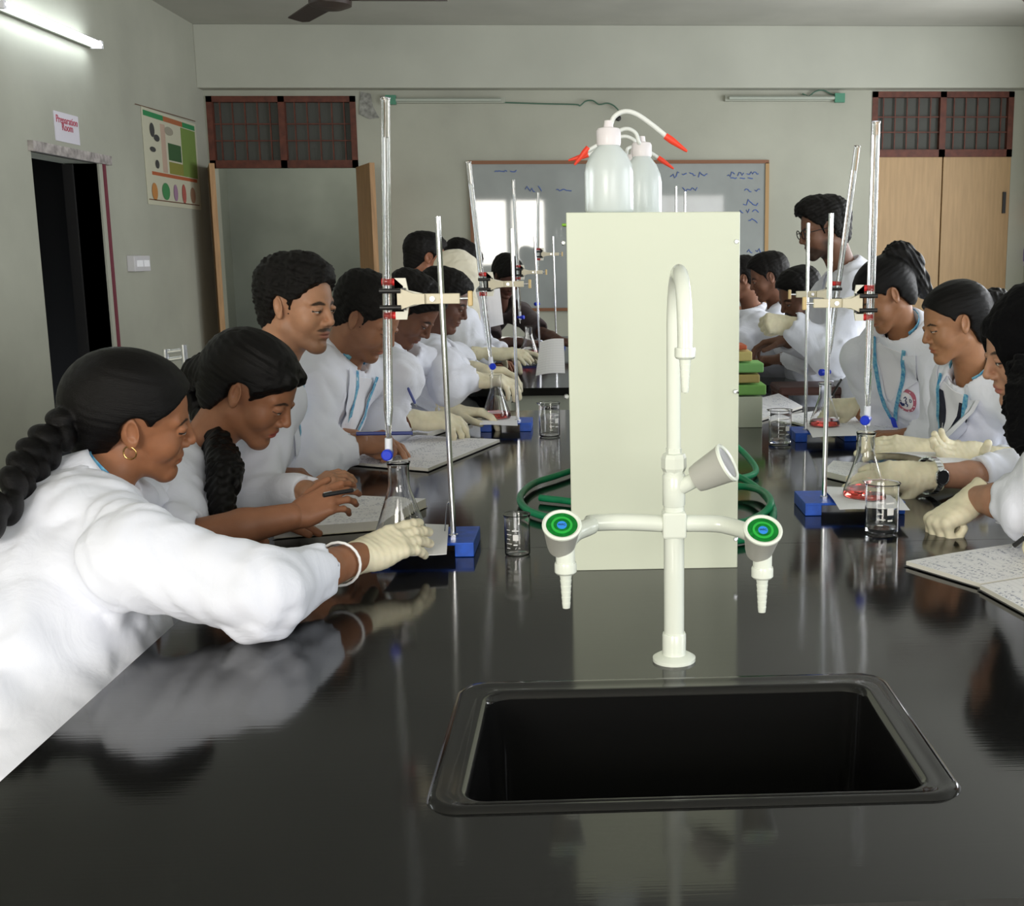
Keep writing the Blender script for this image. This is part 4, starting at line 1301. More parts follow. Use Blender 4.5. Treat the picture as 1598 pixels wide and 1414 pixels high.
for i in range(n):
    a = FY + .25 + (EY - FY - .35) * i / n; cabinet(a, FY + .25 + (EY - FY - .35) * (i + 1) / n - .004, ['grey laboratory cabinet under the sink end of the front worktop', 'grey laboratory cabinet under the middle of the front worktop', 'grey laboratory cabinet under the far end of the front worktop'][i], 'cabinets under the worktops')
for i in range(2):
    a = Y2 + .03 + 1.4 * i; cabinet(a, a + 1.396, ['grey laboratory cabinet under the near end of the second worktop', 'grey laboratory cabinet under the far end of the second worktop'][i], 'cabinets under the worktops')
# sink
def rrect(x0, x1, y0, y1, r, z, n=6):
    out = []
    for cx, cy, a0 in ((x1 - r, y1 - r, 0), (x0 + r, y1 - r, 90), (x0 + r, y0 + r, 180), (x1 - r, y0 + r, 270)):
        for i in range(n + 1):
            a = math.radians(a0 + 90 * i / n); out.append(Vector((cx + r * math.cos(a), cy + r * math.sin(a), z)))
    return out
sk = empty('sink', ((sx0 + sx1) / 2, (sy0 + sy1) / 2, BZ), 'rectangular black moulded sink with raised rim set in the worktop', 'sink')
sinkm = pmat('sink_black', (.006, .006, .006), .12)
def rings(name, RR, mat, parent):
    vs = [v for r in RR for v in r]; n = len(RR[0]); fs = []
    for j in range(len(RR) - 1):
        for i in range(n): fs.append((j * n + i, j * n + (i + 1) % n, (j + 1) * n + (i + 1) % n, (j + 1) * n + i))
    me = mesh(name, vs, fs, True)
    return link(name, me, mat, parent)
sr = rings('rim', [rrect(sx0 - .004, sx1 + .004, sy0 - .004, sy1 + .004, .032, BZ + .0002), rrect(sx0 - .001, sx1 + .001, sy0 - .001, sy1 + .001, .031, BZ + .004), rrect(sx0 + .005, sx1 - .005, sy0 + .005, sy1 - .005, .03, BZ + .0042),
           rrect(sx0 + .010, sx1 - .010, sy0 + .010, sy1 - .010, .03, BZ + .0035), rrect(ix0 - .010, ix1 + .010, iy0 - .010, iy1 + .010, .03, BZ + .0030), rrect(ix0 - .004, ix1 + .004, iy0 - .004, iy1 + .004, .026, BZ + .0042), rrect(ix0, ix1, iy0, iy1, .024, BZ + .003), rrect(ix0 + .003, ix1 - .003, iy0 + .003, iy1 - .003, .024, BZ - .004)], sinkm, sk)
B = [rrect(ix0 + .003, ix1 - .003, iy0 + .003, iy1 - .003, .024, BZ - .004), rrect(ix0 + .008, ix1 - .008, iy0 + .008, iy1 - .008, .03, BZ - .18), rrect(ix0 + .03, ix1 - .03, iy0 + .03, iy1 - .03, .03, BZ - .20), rrect((ix0 + ix1) / 2 - .04, (ix0 + ix1) / 2 + .04, (iy0 + iy1) / 2 - .04, (iy0 + iy1) / 2 + .04, .038, BZ - .204)]
bs = rings('basin', B, sinkm, sk)
lathe_obj('drain', [(.001, BZ - .206), (.045, BZ - .206), (.043, BZ - .200), (.030, BZ - .203), (.001, BZ - .203)], MATS['steel'], sk, 20, Matrix.Translation(((ix0 + ix1) / 2, (iy0 + iy1) / 2, 0)))

# ---------------------------------------------------------------- reagent rack
rackm = pmat('rack_panel', (.62, .66, .54), .42, noise=.015, nscale=4)
RY = PZ(1100, 887).y
rx0, rx1 = PZ(893, 888).x, P3(1153, 600, RY).x; rz1 = P3(1013, 331, RY).z
rk = empty('reagent_rack', ((rx0 + rx1) / 2, RY, BZ), 'tall pale cream metal reagent rack standing on the middle of worktop', 'rack')
box('end_panel', rx0, rx1, RY, RY + .018, BZ, rz1, rackm, rk, bev=.0015)
RL = 1.15
box('end_panel', rx0, rx1, RY + RL - .018, RY + RL, BZ, rz1, rackm, rk, bev=.0015)
for z in (BZ + .03, BZ + .30, rz1 - .016): box('shelf', rx0 + .001, rx1 - .001, RY + .019, RY + RL - .019, z - .008, z + .008, rackm, rk)
box('service_spine', (rx0 + rx1) / 2 - .04, (rx0 + rx1) / 2 + .04, RY + .019, RY + RL - .019, BZ, rz1 - .03, rackm, rk)
scr = []
for px, py in ((879, 379), (1149, 377), (884, 619), (1147, 611), (1148, 841)):
    p = P3(px, py, RY)
    q = lathe_obj('screw', [(.0001, .0035), (.0025, .0035), (.0036, .002), (.004, 0)], MATS['steel'], rk, 12, frame(p, (0, -1, 0)))
lathe_obj('screw', [(.0001, .009), (.0015, .009), (.0015, .0), (.0001, 0)], MATS['black_plastic'], rk, 8, frame(P3(1151, 612, RY), (0, -1, 0)))

# ---------------------------------------------------------------- water tap fitting
fw = pmat('tap_white', (.74, .78, .70), .22, spec=.5, coat=.3)
fg = pmat('tap_grip', (.44, .44, .40), .45)
fb = PZ(1052, 1030); fx, fy = fb.x, fb.y
tp = empty('water_tap', (fx, fy, BZ), 'white laboratory water tap with swan neck and three valves by the sink', 'tap')
T0 = Matrix.Translation((fx, fy, BZ))
lathe_obj('base_flange', [(.0001, 0), (.0268, 0), (.0268, .004), (.020, .008), (.0148, .0085), (.0148, .034), (.0138, .036), (.0001, .036)], fw, tp, 32, T0)
zc = P3(1052, 817, fy).z - BZ; zt1 = P3(1055, 722, fy).z - BZ
lathe_obj('column', [(.0126, .03), (.0126, zt1 - .01), (.0001, zt1 - .01)], fw, tp, 24, T0, cap=False)
box('cross_block', -.0145, .0145, -.0145, .0145, zc - .0165, zc + .0165, fw, tp, bev=.003, M=T0)
# collar and swan neck, bent towards the sink
lathe_obj('neck_nut', [(.0001, zt1 - .012), (.0125, zt1 - .012), (.0155, zt1 - .006), (.0155, zt1 + .006), (.0135, zt1 + .011), (.0098, zt1 + .012), (.0098, zt1 + .018), (.0001, zt1 + .018)], fw, tp, 8, T0, angle=20)
ztop = P3(1058, 412, fy - .06).z; zsp = P3(1060, 548, fy - .125).z
ya_ = fy - .125
R_ = .0625; zarc = ztop - R_ - .0085
pts = [(fx, fy, BZ + zt1 + .01), (fx, fy, zarc - .1), (fx, fy, zarc)]
for i in range(1, 13):
    a = math.pi * i / 12; pts.append((fx + .003 * i / 12, fy - R_ + R_ * math.cos(a), zarc + R_ * math.sin(a)))
pts.append((fx + .003, ya_, zsp))
tube_obj('swan_neck', pts, .0085, fw, tp, 20)
def nozzle(name, top, s=1.0, n=6):
    pr = [(.0001, .0), (.0110, 0), (.0115, -.002), (.0115, -.010), (.0100, -.012), (.0070, -.013)]
    r = .0066; z = -.013
    for k in range(n):
        pr += [(r, z), (r * .86, z - .0058)]; z -= .0060; r *= .93
    pr += [(r * .9, z), (.0001, z - .001)]
    return lathe_obj(name, [(a * s, b * s) for a, b in pr], fw, tp, 22, Matrix.Translation(top))
nozzle('spout_nozzle', (fx + .003, ya_, zsp + .004), 1.0)
def knob(name, M, face=True, s=1.0):
    """valve knob: local +Z out of the face"""
    pr = [(.0001, -.036), (.0135, -.036), (.0150, -.030), (.0190, -.004), (.0205, 0), (.0205, .002), (.0185, .0032), (.0165, .0022), (.0165, .0005), (.0001, .0005)]
    k = lathe_obj(name, [(a * s, b * s) for a, b in pr[:5]], fg, tp, 40, M)
    lathe_obj('knob_rim', [(a * s, b * s) for a, b in pr[4:8]] + [(.0162 * s, .001 * s)], fw, k, 40, M, cap=False)
    bm = bmesh.new()
    for i in range(26):
        a = 2 * math.pi * i / 26
        bx(bm, .0, .0012 * s, -.0009 * s, .0009 * s, -.030 * s, -.005 * s, M @ Matrix.Rotation(a, 4, 'Z') @ Matrix.Translation((.0168 * s, 0, 0)) @ Matrix.Translation((0, 0, 0)) @ Matrix.Shear('XY', 4, (.15, 0)) )
    r = link('grip_ribs', bm_mesh('ribs', bm), fg, k); r['kind'] = 'stuff'
    if face:
        gm = pmat('knob_green', (.005, .30, .04), .35); g2 = pmat('knob_green_light', (.02, .40, .05), .35); bl_ = pmat('knob_blue', (.03, .25, .75), .35)
        lathe_obj('knob_disc', [(.0001, .0012 * s), (.0163 * s, .0012 * s)], gm, k, 32, M)
        lathe_obj('knob_ring', [(.0085 * s, .0014 * s), (.0085 * s, .0020 * s), (.0110 * s, .0020 * s), (.0112 * s, .0012 * s)], g2, k, 32, M, cap=False)
        d = lathe_obj('knob_mark', [(.0001, .0018 * s), (.0050 * s, .0018 * s), (.0052 * s, .0012 * s)], bl_, k, 24, M)
        cu = bpy.data.curves.new('mark', 'FONT'); cu.body = 'WFC'; cu.size = .0036 * s; cu.align_x = 'CENTER'; cu.align_y = 'CENTER'; cu.extrude = .0001; cu.materials.append(MATS['navy'])
        o = bpy.data.objects.new('knob_lettering', cu); COL.objects.link(o); o.parent = k
        Mw = M @ Matrix.Translation((0, 0, .0021 * s))
        # parent chain: tap empty (translated), knob mesh located at -tap
        o = text_mesh(o)
        o.matrix_basis = Mw
    else:
        lathe_obj('knob_disc', [(.0001, .0012 * s), (.0163 * s, .0012 * s)], pmat('knob_grey', (.38, .38, .38), .35), k, 32, M)
    return k
zarm = BZ + zc
# left arm: out and then curling towards the camera
lk = P3(879, 826, fy - .085); rk_ = P3(1188, 836, fy - .085)
yl = fy - .075
lx = P3(882, 850, yl).x
tube_obj('left_arm', [(fx - .012, fy, zarm), (fx - .06, fy, zarm + .003), (fx - .100, fy - .003, zarm + .003), (lx + .030, fy - .010, zarm + .001), (lx + .012, fy - .026, zarm - .003), (lx + .003, fy - .048, zarm - .008), (lx, yl, zarm - .012)], .0105, fw, tp, 18, sub=5)
rx_ = P3(1190, 860, yl).x
tube_obj('right_arm', [(fx + .012, fy, zarm), (fx + .05, fy - .001, zarm - .001), (rx_ - .030, fy - .008, zarm - .003), (rx_ - .012, fy - .024, zarm - .006), (rx_ - .003, fy - .048, zarm - .010), (rx_, yl, zarm - .014)], .0105, fw, tp, 18, sub=5)
for x, pxn in ((lx, 0), (rx_, 1)):
    dz = .008 if pxn == 0 else -.002
    lathe_obj('valve_body', [(.0001, .012), (.0090, .012), (.0112, .006), (.0112, -.036), (.0001, -.036)], fw, tp, 22, Matrix.Translation((x, yl, zarm + dz)))
    nozzle('hose_nozzle', (x, yl, zarm - .034 + dz), 1.12)
    M = frame((x - .003, yl - .020, zarm + .014 + dz), (0.05 if pxn == 0 else .03, -.60, .80), (1, 0, 0))
    knob('valve_knob', M, s=1.10)
# middle valve pointing up to the right
pm = P3(1063, 762, fy); mdir = Vector((.82, -.30, .50)).normalized()
tube_obj('valve_stub', [Vector((fx, fy, pm.z - .003)), Vector((fx, fy, pm.z - .003)) + mdir * .045], .0095, fw, tp, 18)
M = frame(Vector((fx, fy, pm.z - .003)) + mdir * .075, mdir)
knob('valve_knob', M, face=False, s=1.2)
lathe_obj('column_joint', [(.0127, pm.z - BZ - .022), (.0140, pm.z - BZ - .020), (.0140, pm.z - BZ + .016), (.0127, pm.z - BZ + .018)], fw, tp, 24, T0, cap=False)

# ---------------------------------------------------------------- glassware
def glass(name='glass', col=(1, 1, 1), rough=0.0, ior=1.47):
    if name in MATS: return MATS[name]
    m, nt, b = nmat(name)
    b.inputs['Base Color'].default_value = (*col, 1); b.inputs['Roughness'].default_value = rough
    b.inputs['Transmission Weight'].default_value = 1; b.inputs['IOR'].default_value = ior
    MATS[name] = m; return m
gl_ = glass(); wat = glass('water', (.95, .98, 1), 0, 1.33); pink = glass('pink_solution', (1.0, .12, .10), 0, 1.33)
whitep = pmat('white_print', (.75, .75, .74), .6)
def beaker(x, y, z, H, R, label, rot=0, water=0, res=36):
    b = empty('beaker', (x, y, z), label, 'beaker', 'glass beakers on the worktop')
    t = max(.0011, R * .03); M = Matrix.Translation((x, y, z))
    pr = [(.0001, .0005), (R * .86, .0005), (R * .98, H * .03), (R, H * .07), (R, H * .93), (R * 1.06, H * .985), (R * 1.09, H), (R * 1.06, H * 1.005), (R * 1.0, H * .985), (R - t, H * .92), (R - t, H * .08), (R * .90, H * .035), (.0001, H * .03)]
    g = lathe_obj('glass_wall', pr, gl_, b, res, M, angle=80)
    # spout: pull one side of the rim outwards
    me = g.data
    for v in me.vertices:
        d = v.co - Vector((x, y, z))
        if d.z > H * .93:
            a = math.atan2(d.y, d.x) - math.radians(rot + 150); a = math.atan2(math.sin(a), math.cos(a))
            if abs(a) < .35: k = (1 - abs(a) / .35) * (d.z / H - .93) / .07; v.co.x += math.cos(math.radians(rot + 150)) * R * .16 * k; v.co.y += math.sin(math.radians(rot + 150)) * R * .16 * k
    if water:
        lathe_obj('water', [(.0001, H * .032), (R * .90, H * .037), (R - t + .0002, H * .08), (R - t + .0002, H * water), (.0001, H * water)], wat, b, res, M, angle=60)
    prts = []
    def patch(a0, a1, z0, z1):
        n = 5; vs = []
        for i in range(n + 1):
            a = math.radians(rot + a0 + (a1 - a0) * i / n)
            for zz in (z0, z1): vs.append(M @ Vector(((R + .0004) * math.cos(a), (R + .0004) * math.sin(a), H * zz)))
        return vs, [(2 * i, 2 * i + 2, 2 * i + 3, 2 * i + 1) for i in range(n)]
    for k in range(5): prts.append(patch(-118, -92 if k % 2 else -100, .22 + .11 * k, .235 + .11 * k))
    prts.append(patch(-86, -62, .42, .56)); prts.append(patch(-90, -60, .64, .67)); prts.append(patch(-84, -66, .30, .33))
    o = merged('printed_scale', prts, whitep, b); o['kind'] = 'stuff'
    return b
def flask(x, y, z, H, R, label, liquid=None, tilt=None, res=40):
    f = empty('conical_flask', (x, y, z), label, 'flask', 'conical flasks under the burettes')
    M = Matrix.Translation((x, y, z)); t = .0013; r = R * .40
    pr = [(.0001, .0006), (R * .80, .0006), (R * .95, H * .02), (R, H * .065), (R * .97, H * .12), (r * 1.12, H * .64), (r, H * .72), (r, H * .94), (r * 1.10, H * .985), (r * 1.16, H), (r * 1.08, H * 1.004), (r - t, H * .97),
          (r - t, H * .72), (r * 1.12 - t, H * .63), (R * .97 - t, H * .125), (R - t, H * .07), (R * .9, H * .03), (.0001, H * .022)]
    lathe_obj('glass_wall', pr, gl_, f, res, M, angle=80)
    if liquid:
        zt_ = H * .155; rt = R * .97 - (R * .97 - r * 1.12) * ((.155 - .12) / .52) - t
        lathe_obj('pink_liquid', [(.0001, H * .024), (R * .9, H * .032), (R - t + .0003, H * .07), (R * .97 - t + .0002, H * .125), (rt, zt_), (.0001, zt_)], liquid, f, res, M, angle=60)
    return f
bluem = pmat('stand_blue', (.012, .085, .50), .38, noise=.2, nscale=60)
beige = pmat('clamp_beige', (.66, .60, .45), .45)
redp = pmat('clamp_red', (.72, .03, .03), .4)
blk = MATS['black_plastic']
lblue = pmat('tip_white', (.75, .78, .85), .4)

def stand(label, base, rodfoot, rodtop, sx, group='retort stands on the worktop', zc=None, bdir=-1, clamp=True, grip=None, wts=(.0, .0)):
    """base: (x0,x1,y0,y1) plate footprint; rod from rodfoot to rodtop (world)"""
    x0, x1, y0, y1 = base; z1 = BZ + .025
    s = empty('retort_stand', ((x0 + x1) / 2, (y0 + y1) / 2, BZ), label, 'stand', group)
    bm = bmesh.new()
    bx(bm, x0, x1, y0, y1, z1 - .005, z1)
    bx(bm, x0, x0 + .032, y0, y1, BZ + .0005, z1 - .004); bx(bm, x1 - .032, x1, y0, y1, BZ + .0005, z1 - .004)
    o = link('base_plate', bm_mesh('b', bm), bluem, s)
    md = o.modifiers.new('b', 'BEVEL'); md.width = .0012; md.segments = 2
    F_, T_ = Vector(rodfoot), Vector(rodtop)
    tube_obj('rod', [F_, F_.lerp(T_, .5), T_], .0048, MATS['chrome'], s, 16)
    lathe_obj('rod_nut', [(.0001, 0), (.0085, 0), (.0085, .005), (.005, .006)], MATS['steel'], s, 6, Matrix.Translation((F_.x, F_.y, z1)), angle=20)
    if clamp:
        g = Vector(grip)                                     # where the burette is gripped
        t = (g.z - F_.z) / (T_.z - F_.z); r0 = F_.lerp(T_, t)
        ax = (g - r0); ax.z = 0; L = ax.length; ax.normalize()
        Mx = Matrix((ax, Vector((0, 0, 1)).cross(ax) * (1 if ax.x > 0 else -1), Vector((0, 0, 1)))).transposed().to_4x4(); Mx.translation = Vector((r0.x, r0.y, g.z))
        c = box('clamp', -.030, L * .45, -.0045, .0045, -.0085, .0085, beige, s, bev=.0015, M=Mx)
        # fork plate behind the burette
        bm = bmesh.new()
        prof = [(L * .36, -.0085), (L * .62, -.014), (L * .66, -.034), (L - .012, -.034), (L - .012, -.021), (L - .026, -.021), (L - .026, .021), (L - .012, .021), (L - .012, .034), (L * .66, .034), (L * .62, .014), (L * .36, .0085)]
        lo = [bm.verts.new(Mx @ Vector((a, .004, b_))) for a, b_ in prof]; hi = [bm.verts.new(Mx @ Vector((a, .010, b_))) for a, b_ in prof]
        bm.faces.new(lo[::-1]); bm.faces.new(hi); m_ = len(prof)
        for i in range(m_): bm.faces.new((lo[i], lo[(i + 1) % m_], hi[(i + 1) % m_], hi[i]))
        bmesh.ops.triangulate(bm, faces=[f for f in bm.faces if len(f.verts) > 4])
        link('fork', bm_mesh('f', bm), pmat('clamp_cream', (.76, .74, .64), .45), c)
        # front jaw, tapering
        bm = bmesh.new()
        prof = [(L * .30, -.0080), (L * .50, -.0090), (L - .022, -.0175), (L - .018, -.0175), (L - .018, .0175), (L - .022, .0175), (L * .50, .0090), (L * .30, .0080)]
        lo = [bm.verts.new(Mx @ Vector((a, -.012, b_))) for a, b_ in prof]; hi = [bm.verts.new(Mx @ Vector((a, -.005, b_))) for a, b_ in prof]
        bm.faces.new(lo[::-1]); bm.faces.new(hi); m_ = len(prof)
        for i in range(m_): bm.faces.new((lo[i], lo[(i + 1) % m_], hi[(i + 1) % m_], hi[i]))
        link('front_jaw', bm_mesh('f', bm), beige, c)
        for zz in (-.0275, .0275): tube_obj('red_sleeve', [Mx @ Vector((L - .016, .0105, zz)), Mx @ Vector((L + .009, .0105, zz))], .0062, redp, c, 14)
        for zz in (-.0135, .0135): tube_obj('rubber_prong', [Mx @ Vector((L - .024, -.0115, zz)), Mx @ Vector((L - .010, -.0125, zz)), Mx @ Vector((L + .010, -.0120, zz))], .0042, blk, c, 10)
        box('jaw_spring', L - .030, L - .024, -.005, .006, -.018, .018, blk, c, M=Mx)
        lathe_obj('hinge_screw', [(.0001, .004), (.004, .004), (.0046, .002), (.0046, 0)], MATS['steel'], c, 14, frame(Mx @ Vector((L * .12 + .004, -.0045, 0)), Mx.to_3x3() @ Vector((0, -1, 0))))
        tube_obj('clamp_screw', [Mx @ Vector((-.030, 0, 0)), Mx @ Vector((-.044, 0, 0))], .0024, MATS['chrome'], c, 10)
        box('thumb_knob', -.051, -.043, -.004, .004, -.0125, .0125, pmat('knob_ochre', (.68, .50, .24), .45), c, bev=.002, M=Mx)
    return s

def burette(label, tip, top, r=.0078, cock=(1, 0), fill=.9, group='glass burettes held in the clamps', scale=True, cockz=.045):
    tip, top = Vector(tip), Vector(top); ax = (top - tip); L = ax.length; ax.normalize()
    b = empty('burette', tip, label, 'burette', group)
    M = frame(tip, ax, (1, 0, 0)); t = .0012
    zc_ = cockz
    pr = [(r * .55, zc_ + .025), (r * .6, zc_ + .04), (r, zc_ + .075), (r, L - .004), (r * 1.12, L), (r * 1.1, L + .001), (r - t, L - .004), (r - t, zc_ + .08), (r * .35, zc_ + .045), (r * .3, zc_ + .025), (r * .55, zc_ + .025)]
    lathe_obj('glass_tube', pr, gl_, b, 20, M, cap=False, angle=80)
    lathe_obj('solution', [(.0001, zc_ + .046), (r * .35, zc_ + .047), (r - t - .0001, zc_ + .082), (r - t - .0001, L * fill), (.0001, L * fill)], wat, b, 16, M, angle=60)
    d = (M.to_3x3().inverted() @ Vector((cock[0], cock[1], 0))).normalized()
    tube_obj('stopcock_body', [M @ Vector((0, 0, zc_ + .026)), M @ Vector((0, 0, zc_ - .012))], .0065, lblue, b, 12)
    a_ = M @ Vector((0, 0, zc_)); dd = M.to_3x3() @ d
    cockh = lathe_obj('stopcock_handle', [(.0001, -.012), (.0065, -.012), (.0075, .006), (.0075, .010), (.0095, .012), (.0095, .020), (.0075, .022), (.0001, .022)], MATS['blue_stop'], b, 16, frame(a_, dd))
    tube_obj('tip', [M @ Vector((0, 0, zc_ - .010)), M @ Vector((0, 0, zc_ - .02)), M @ Vector((0, 0, 0))], [.0040, .0016], gl_, b, 10)
    if scale:
        prts = []
        sd = M.to_3x3().inverted() @ Vector((0, -1, 0)); a0 = math.atan2(sd.y, sd.x)
        n = 40
        for k in range(n):
            zz = zc_ + .10 + (L * .86 - zc_ - .10) * k / n; w = .5 if k % 5 == 0 else .25
            vs = []
            for q in range(4):
                a = a0 - w + 2 * w * q / 3 * .8
                for dz in (0, .0007): vs.append(M @ Vector(((r + .0002) * math.cos(a), (r + .0002) * math.sin(a), zz + dz)))
            prts.append((vs, [(2 * q, 2 * q + 2, 2 * q + 3, 2 * q + 1) for q in range(3)]))
        o = merged('graduations', prts, whitep, b); o['kind'] = 'stuff'
    return b
# --- front left titration set
def titration(lab, basepx, zf, rodf, rodt, bur_tip, bur_top, grip_py, cock, cockz=.045, base_w=.17, base_d=.12, base_dx=(-.15, .02), fl=None, fill=.9, gradu=True, back=0.0):
    zt = BZ + .025
    F0 = PZ(*rodf, zt); Yr = F0.y
    T0_ = P3(*rodt, Yr + .0)
    Bt, Bp = P3(*bur_tip, Yr + back), P3(*bur_top, Yr + back)
    # grip point on the burette axis
    t = (grip_py - bur_tip[1]) / (bur_top[1] - bur_tip[1]); G = Bt.lerp(Bp, t)
    stand(lab[0], (F0.x + base_dx[0], F0.x + base_dx[1], Yr - base_d * .35, Yr + base_d * .65), F0, T0_, 0, grip=G)
    burette(lab[1], Bt, Bp, cock=cock, cockz=cockz, fill=fill, scale=gradu)
    return F0, G
titration(('blue-based retort stand beside the gloved hand on near left', 'upright burette in the nearest left stand above the held flask'), None, 0, (708, 838), (683, 338), (607, 733), (601, 153), 459, (0, -1), .028, base_dx=(-.135, .038))
hk = PZ(706, 832, BZ + .026)
tag(tube_obj('bent_wire', [P3(694, 829, hk.y - .01), P3(697, 795, hk.y - .01), P3(700, 784, hk.y - .01), P3(711, 783, hk.y - .012)], .0012, MATS['steel'], None, 6, sub=4), 'short bent steel wire hooked beside the near left rod', 'wire')
fs_ = PZ(625, 843, BZ + .026); flask(fs_.x, fs_.y + .01, BZ + .0262, .132, .044, 'empty conical flask held in the cream glove on near left')
titration(('blue-based retort stand with pink flask on middle left of worktop', 'leaning burette in the middle left stand beside the panel'), None, 0, (808, 657), (798, 357), (769, 590), (731, 253), 441, (.3, -1), .035, base_dx=(-.105, .04))
q = PZ(774, 656, BZ + .026); flask(q.x, q.y + .03, BZ + .0262, .130, .042, 'conical flask with pink solution on the middle left blue stand', pink)
# --- right sets
titration(('blue-based retort stand nearest on the right side of worktop', 'tallest upright burette on the right side of worktop'), None, 0, (1286, 778), (1297, 333), (1352, 690), (1367, 190), 467, (-.5, -1), .045, base_dx=(-.045, .15), fill=.96)
q = PZ(1356, 783, BZ + .026); flask(q.x, q.y + .035, BZ + .0262, .130, .043, 'conical flask with pink solution behind the right foreground beaker', pink)
titration(('blue-based retort stand farther back on the right side', 'leaning burette with blue stopcock in the farther right stand'), None, 0, (1257, 672), (1261, 348), (1287, 598), (1338, 228), 456, (-1, -.6), .030, base_dx=(-.035, .13))
q = PZ(1290, 668, BZ + .026); flask(q.x, q.y + .03, BZ + .0262, .120, .042, 'conical flask with pink solution on the farther right blue stand', pink)
# --- second bench sets
titration(('small distant retort stand left of panel on second worktop', 'distant burette above the hand-held flask on second worktop'), None, 0, (843, 556), (834, 369), (812, 505), (801, 281), 424, (1, -.5), .03, base_dx=(-.12, .05), gradu=False)
q = PZ(826, 563, BZ + .0); flask(q.x, q.y, BZ + .03, .135, .045, 'distant conical flask with faint pink solution on second worktop', pink)
titration(('most distant retort stand close beside the tall panel', 'most distant burette near left edge of the panel'), None, 0, (868, 532), (863, 369), (839, 480), (840, 300), 396, (-.6, -.6), .02, base_dx=(-.12, .05), gradu=False)
q = PZ(838, 545, BZ + .0); flask(q.x, q.y + .1, BZ + .001, .125, .043, 'most distant empty flask behind the hand-held one', None)
# two stands behind the panel whose tops show over it
for i, (px, py) in enumerate(((1055, 291), (1069, 299))):
    T_ = P3(px, py, 5.4 + .2 * i); stand(['retort stand with tall rod hidden behind the panel, left of two', 'retort stand with tall rod hidden behind the panel, right of two'][i], (T_.x - .1, T_.x + .05, T_.y - .05, T_.y + .08), (T_.x, T_.y, BZ + .025), T_, 0, clamp=False)
# beakers
q = PZ(808, 866); beaker(q.x, q.y, BZ, .071, .0215, 'small empty glass beaker left of the tap', rot=-20)
q = PZ(858, 681); beaker(q.x, q.y, BZ, .095, .029, 'empty glass beaker beside left edge of the tall panel', rot=30)
q = PZ(1375, 832); beaker(q.x, q.y, BZ, .093, .0300, 'glass beaker with a little water on the near right', rot=0, water=.13)
q = PZ(1217, 693); beaker(q.x, q.y, BZ, .092, .0300, 'glass beaker with a little water right of the tall panel', rot=15, water=.12)

# ---------------------------------------------------------------- green hoses
hose = pmat('hose_green', (.01, .24, .10), .35, noise=.15, nscale=30)
def hz(px, py, z): return PZ(px, py, z)
tag(tube_obj('green_hose', [PZ(905, 730, BZ + .012), PZ(870, 742, BZ + .012), PZ(832, 755, BZ + .012), PZ(812, 775, BZ + .014), PZ(820, 793, BZ + .012), PZ(850, 806, BZ + .010), PZ(900, 812, BZ + .010)], .0072, hose, None, 12, sub=6), 'green rubber hose looping out left of the tall panel', 'hose')
tag(tube_obj('green_hose', [PZ(843, 777, BZ + .010), PZ(870, 780, BZ + .010), PZ(910, 782, BZ + .010), PZ(925, 760, BZ + .015)], .0072, hose, None, 12, sub=6), 'short cut end of green hose inside the left loop', 'hose')
tag(tube_obj('green_hose', [PZ(1140, 690, BZ + .05), PZ(1160, 706, BZ + .03), PZ(1178, 728, BZ + .014), PZ(1176, 740, BZ + .010), PZ(1150, 747, BZ + .010), PZ(1120, 745, BZ + .01)], .0072, hose, None, 12, sub=6), 'upper green hose bend right of the tall panel', 'hose')
tag(tube_obj('green_hose', [PZ(1125, 735, BZ + .04), PZ(1157, 746, BZ + .028), PZ(1185, 765, BZ + .016), PZ(1204, 788, BZ + .012), PZ(1206, 810, BZ + .010), PZ(1196, 830, BZ + .009), PZ(1158, 842, BZ + .009), PZ(1120, 845, BZ + .009)], .0072, hose, None, 12, sub=6), 'lower green hose curling behind the right tap valve', 'hose')
tag(tube_obj('green_hose', [PZ(1130, 758, BZ + .022), PZ(1165, 760, BZ + .022), PZ(1192, 768, BZ + .028), PZ(1203, 785, BZ + .028), PZ(1190, 802, BZ + .014), PZ(1160, 815, BZ + .009), PZ(1120, 818, BZ + .009)], .0072, hose, None, 12, sub=6), 'crossing green hose loop right of the tall panel', 'hose')

# ---------------------------------------------------------------- wash bottles
pe = pmat('bottle_plastic', (.80, .86, .86), .28, trans=.35, noise=.0); pe.node_tree.nodes['Principled BSDF'].inputs['Subsurface Weight'].default_value = .3
pe.node_tree.nodes['Principled BSDF'].inputs['Subsurface Radius'].default_value = (.05, .05, .05)
capm = pmat('bottle_cap', (.74, .70, .72), .35); tubem = pmat('bottle_tube', (.70, .72, .70), .35); tipr = pmat('tip_red', (.80, .05, .02), .45)
def wash(label, x, y, z, H, R, path, s=1.0):
    b = empty('wash_bottle', (x, y, z), label, 'bottle', 'plastic wash bottles on top of the rack')
    M = Matrix.Translation((x, y, z))
    lathe_obj('bottle_body', [(.0001, 0), (R * .94, 0), (R, .006), (R, H * .60), (R * .93, H * .72), (R * .74, H * .86), (R * .48, H * .96), (R * .42, H), (R * .42, H + .004), (.0001, H + .004)], pe, b, 32, M, angle=70)
    lathe_obj('cap', [(.0001, H - .002), (R * .48, H - .002), (R * .50, H + .003), (R * .50, H + .020), (R * .44, H + .024), (R * .20, H + .026), (R * .16, H + .036), (.0001, H + .036)], capm, b, 20, M)
    pts = [Vector((x, y, z + H + .02))] + [Vector(p) for p in path]
    cps = catmull(pts, 6)
    tube_obj('delivery_tube', cps, .0038, tubem, b, 10)
    e = cps[-1]; d = (cps[-1] - cps[-3]).normalized()
    lathe_obj('red_tip', [(.0001, -.012), (.0052, -.012), (.0056, .0), (.0026, .026), (.0016, .030), (.0001, .030)], tipr, b, 12, frame(e, d))
Yb = RY + .07
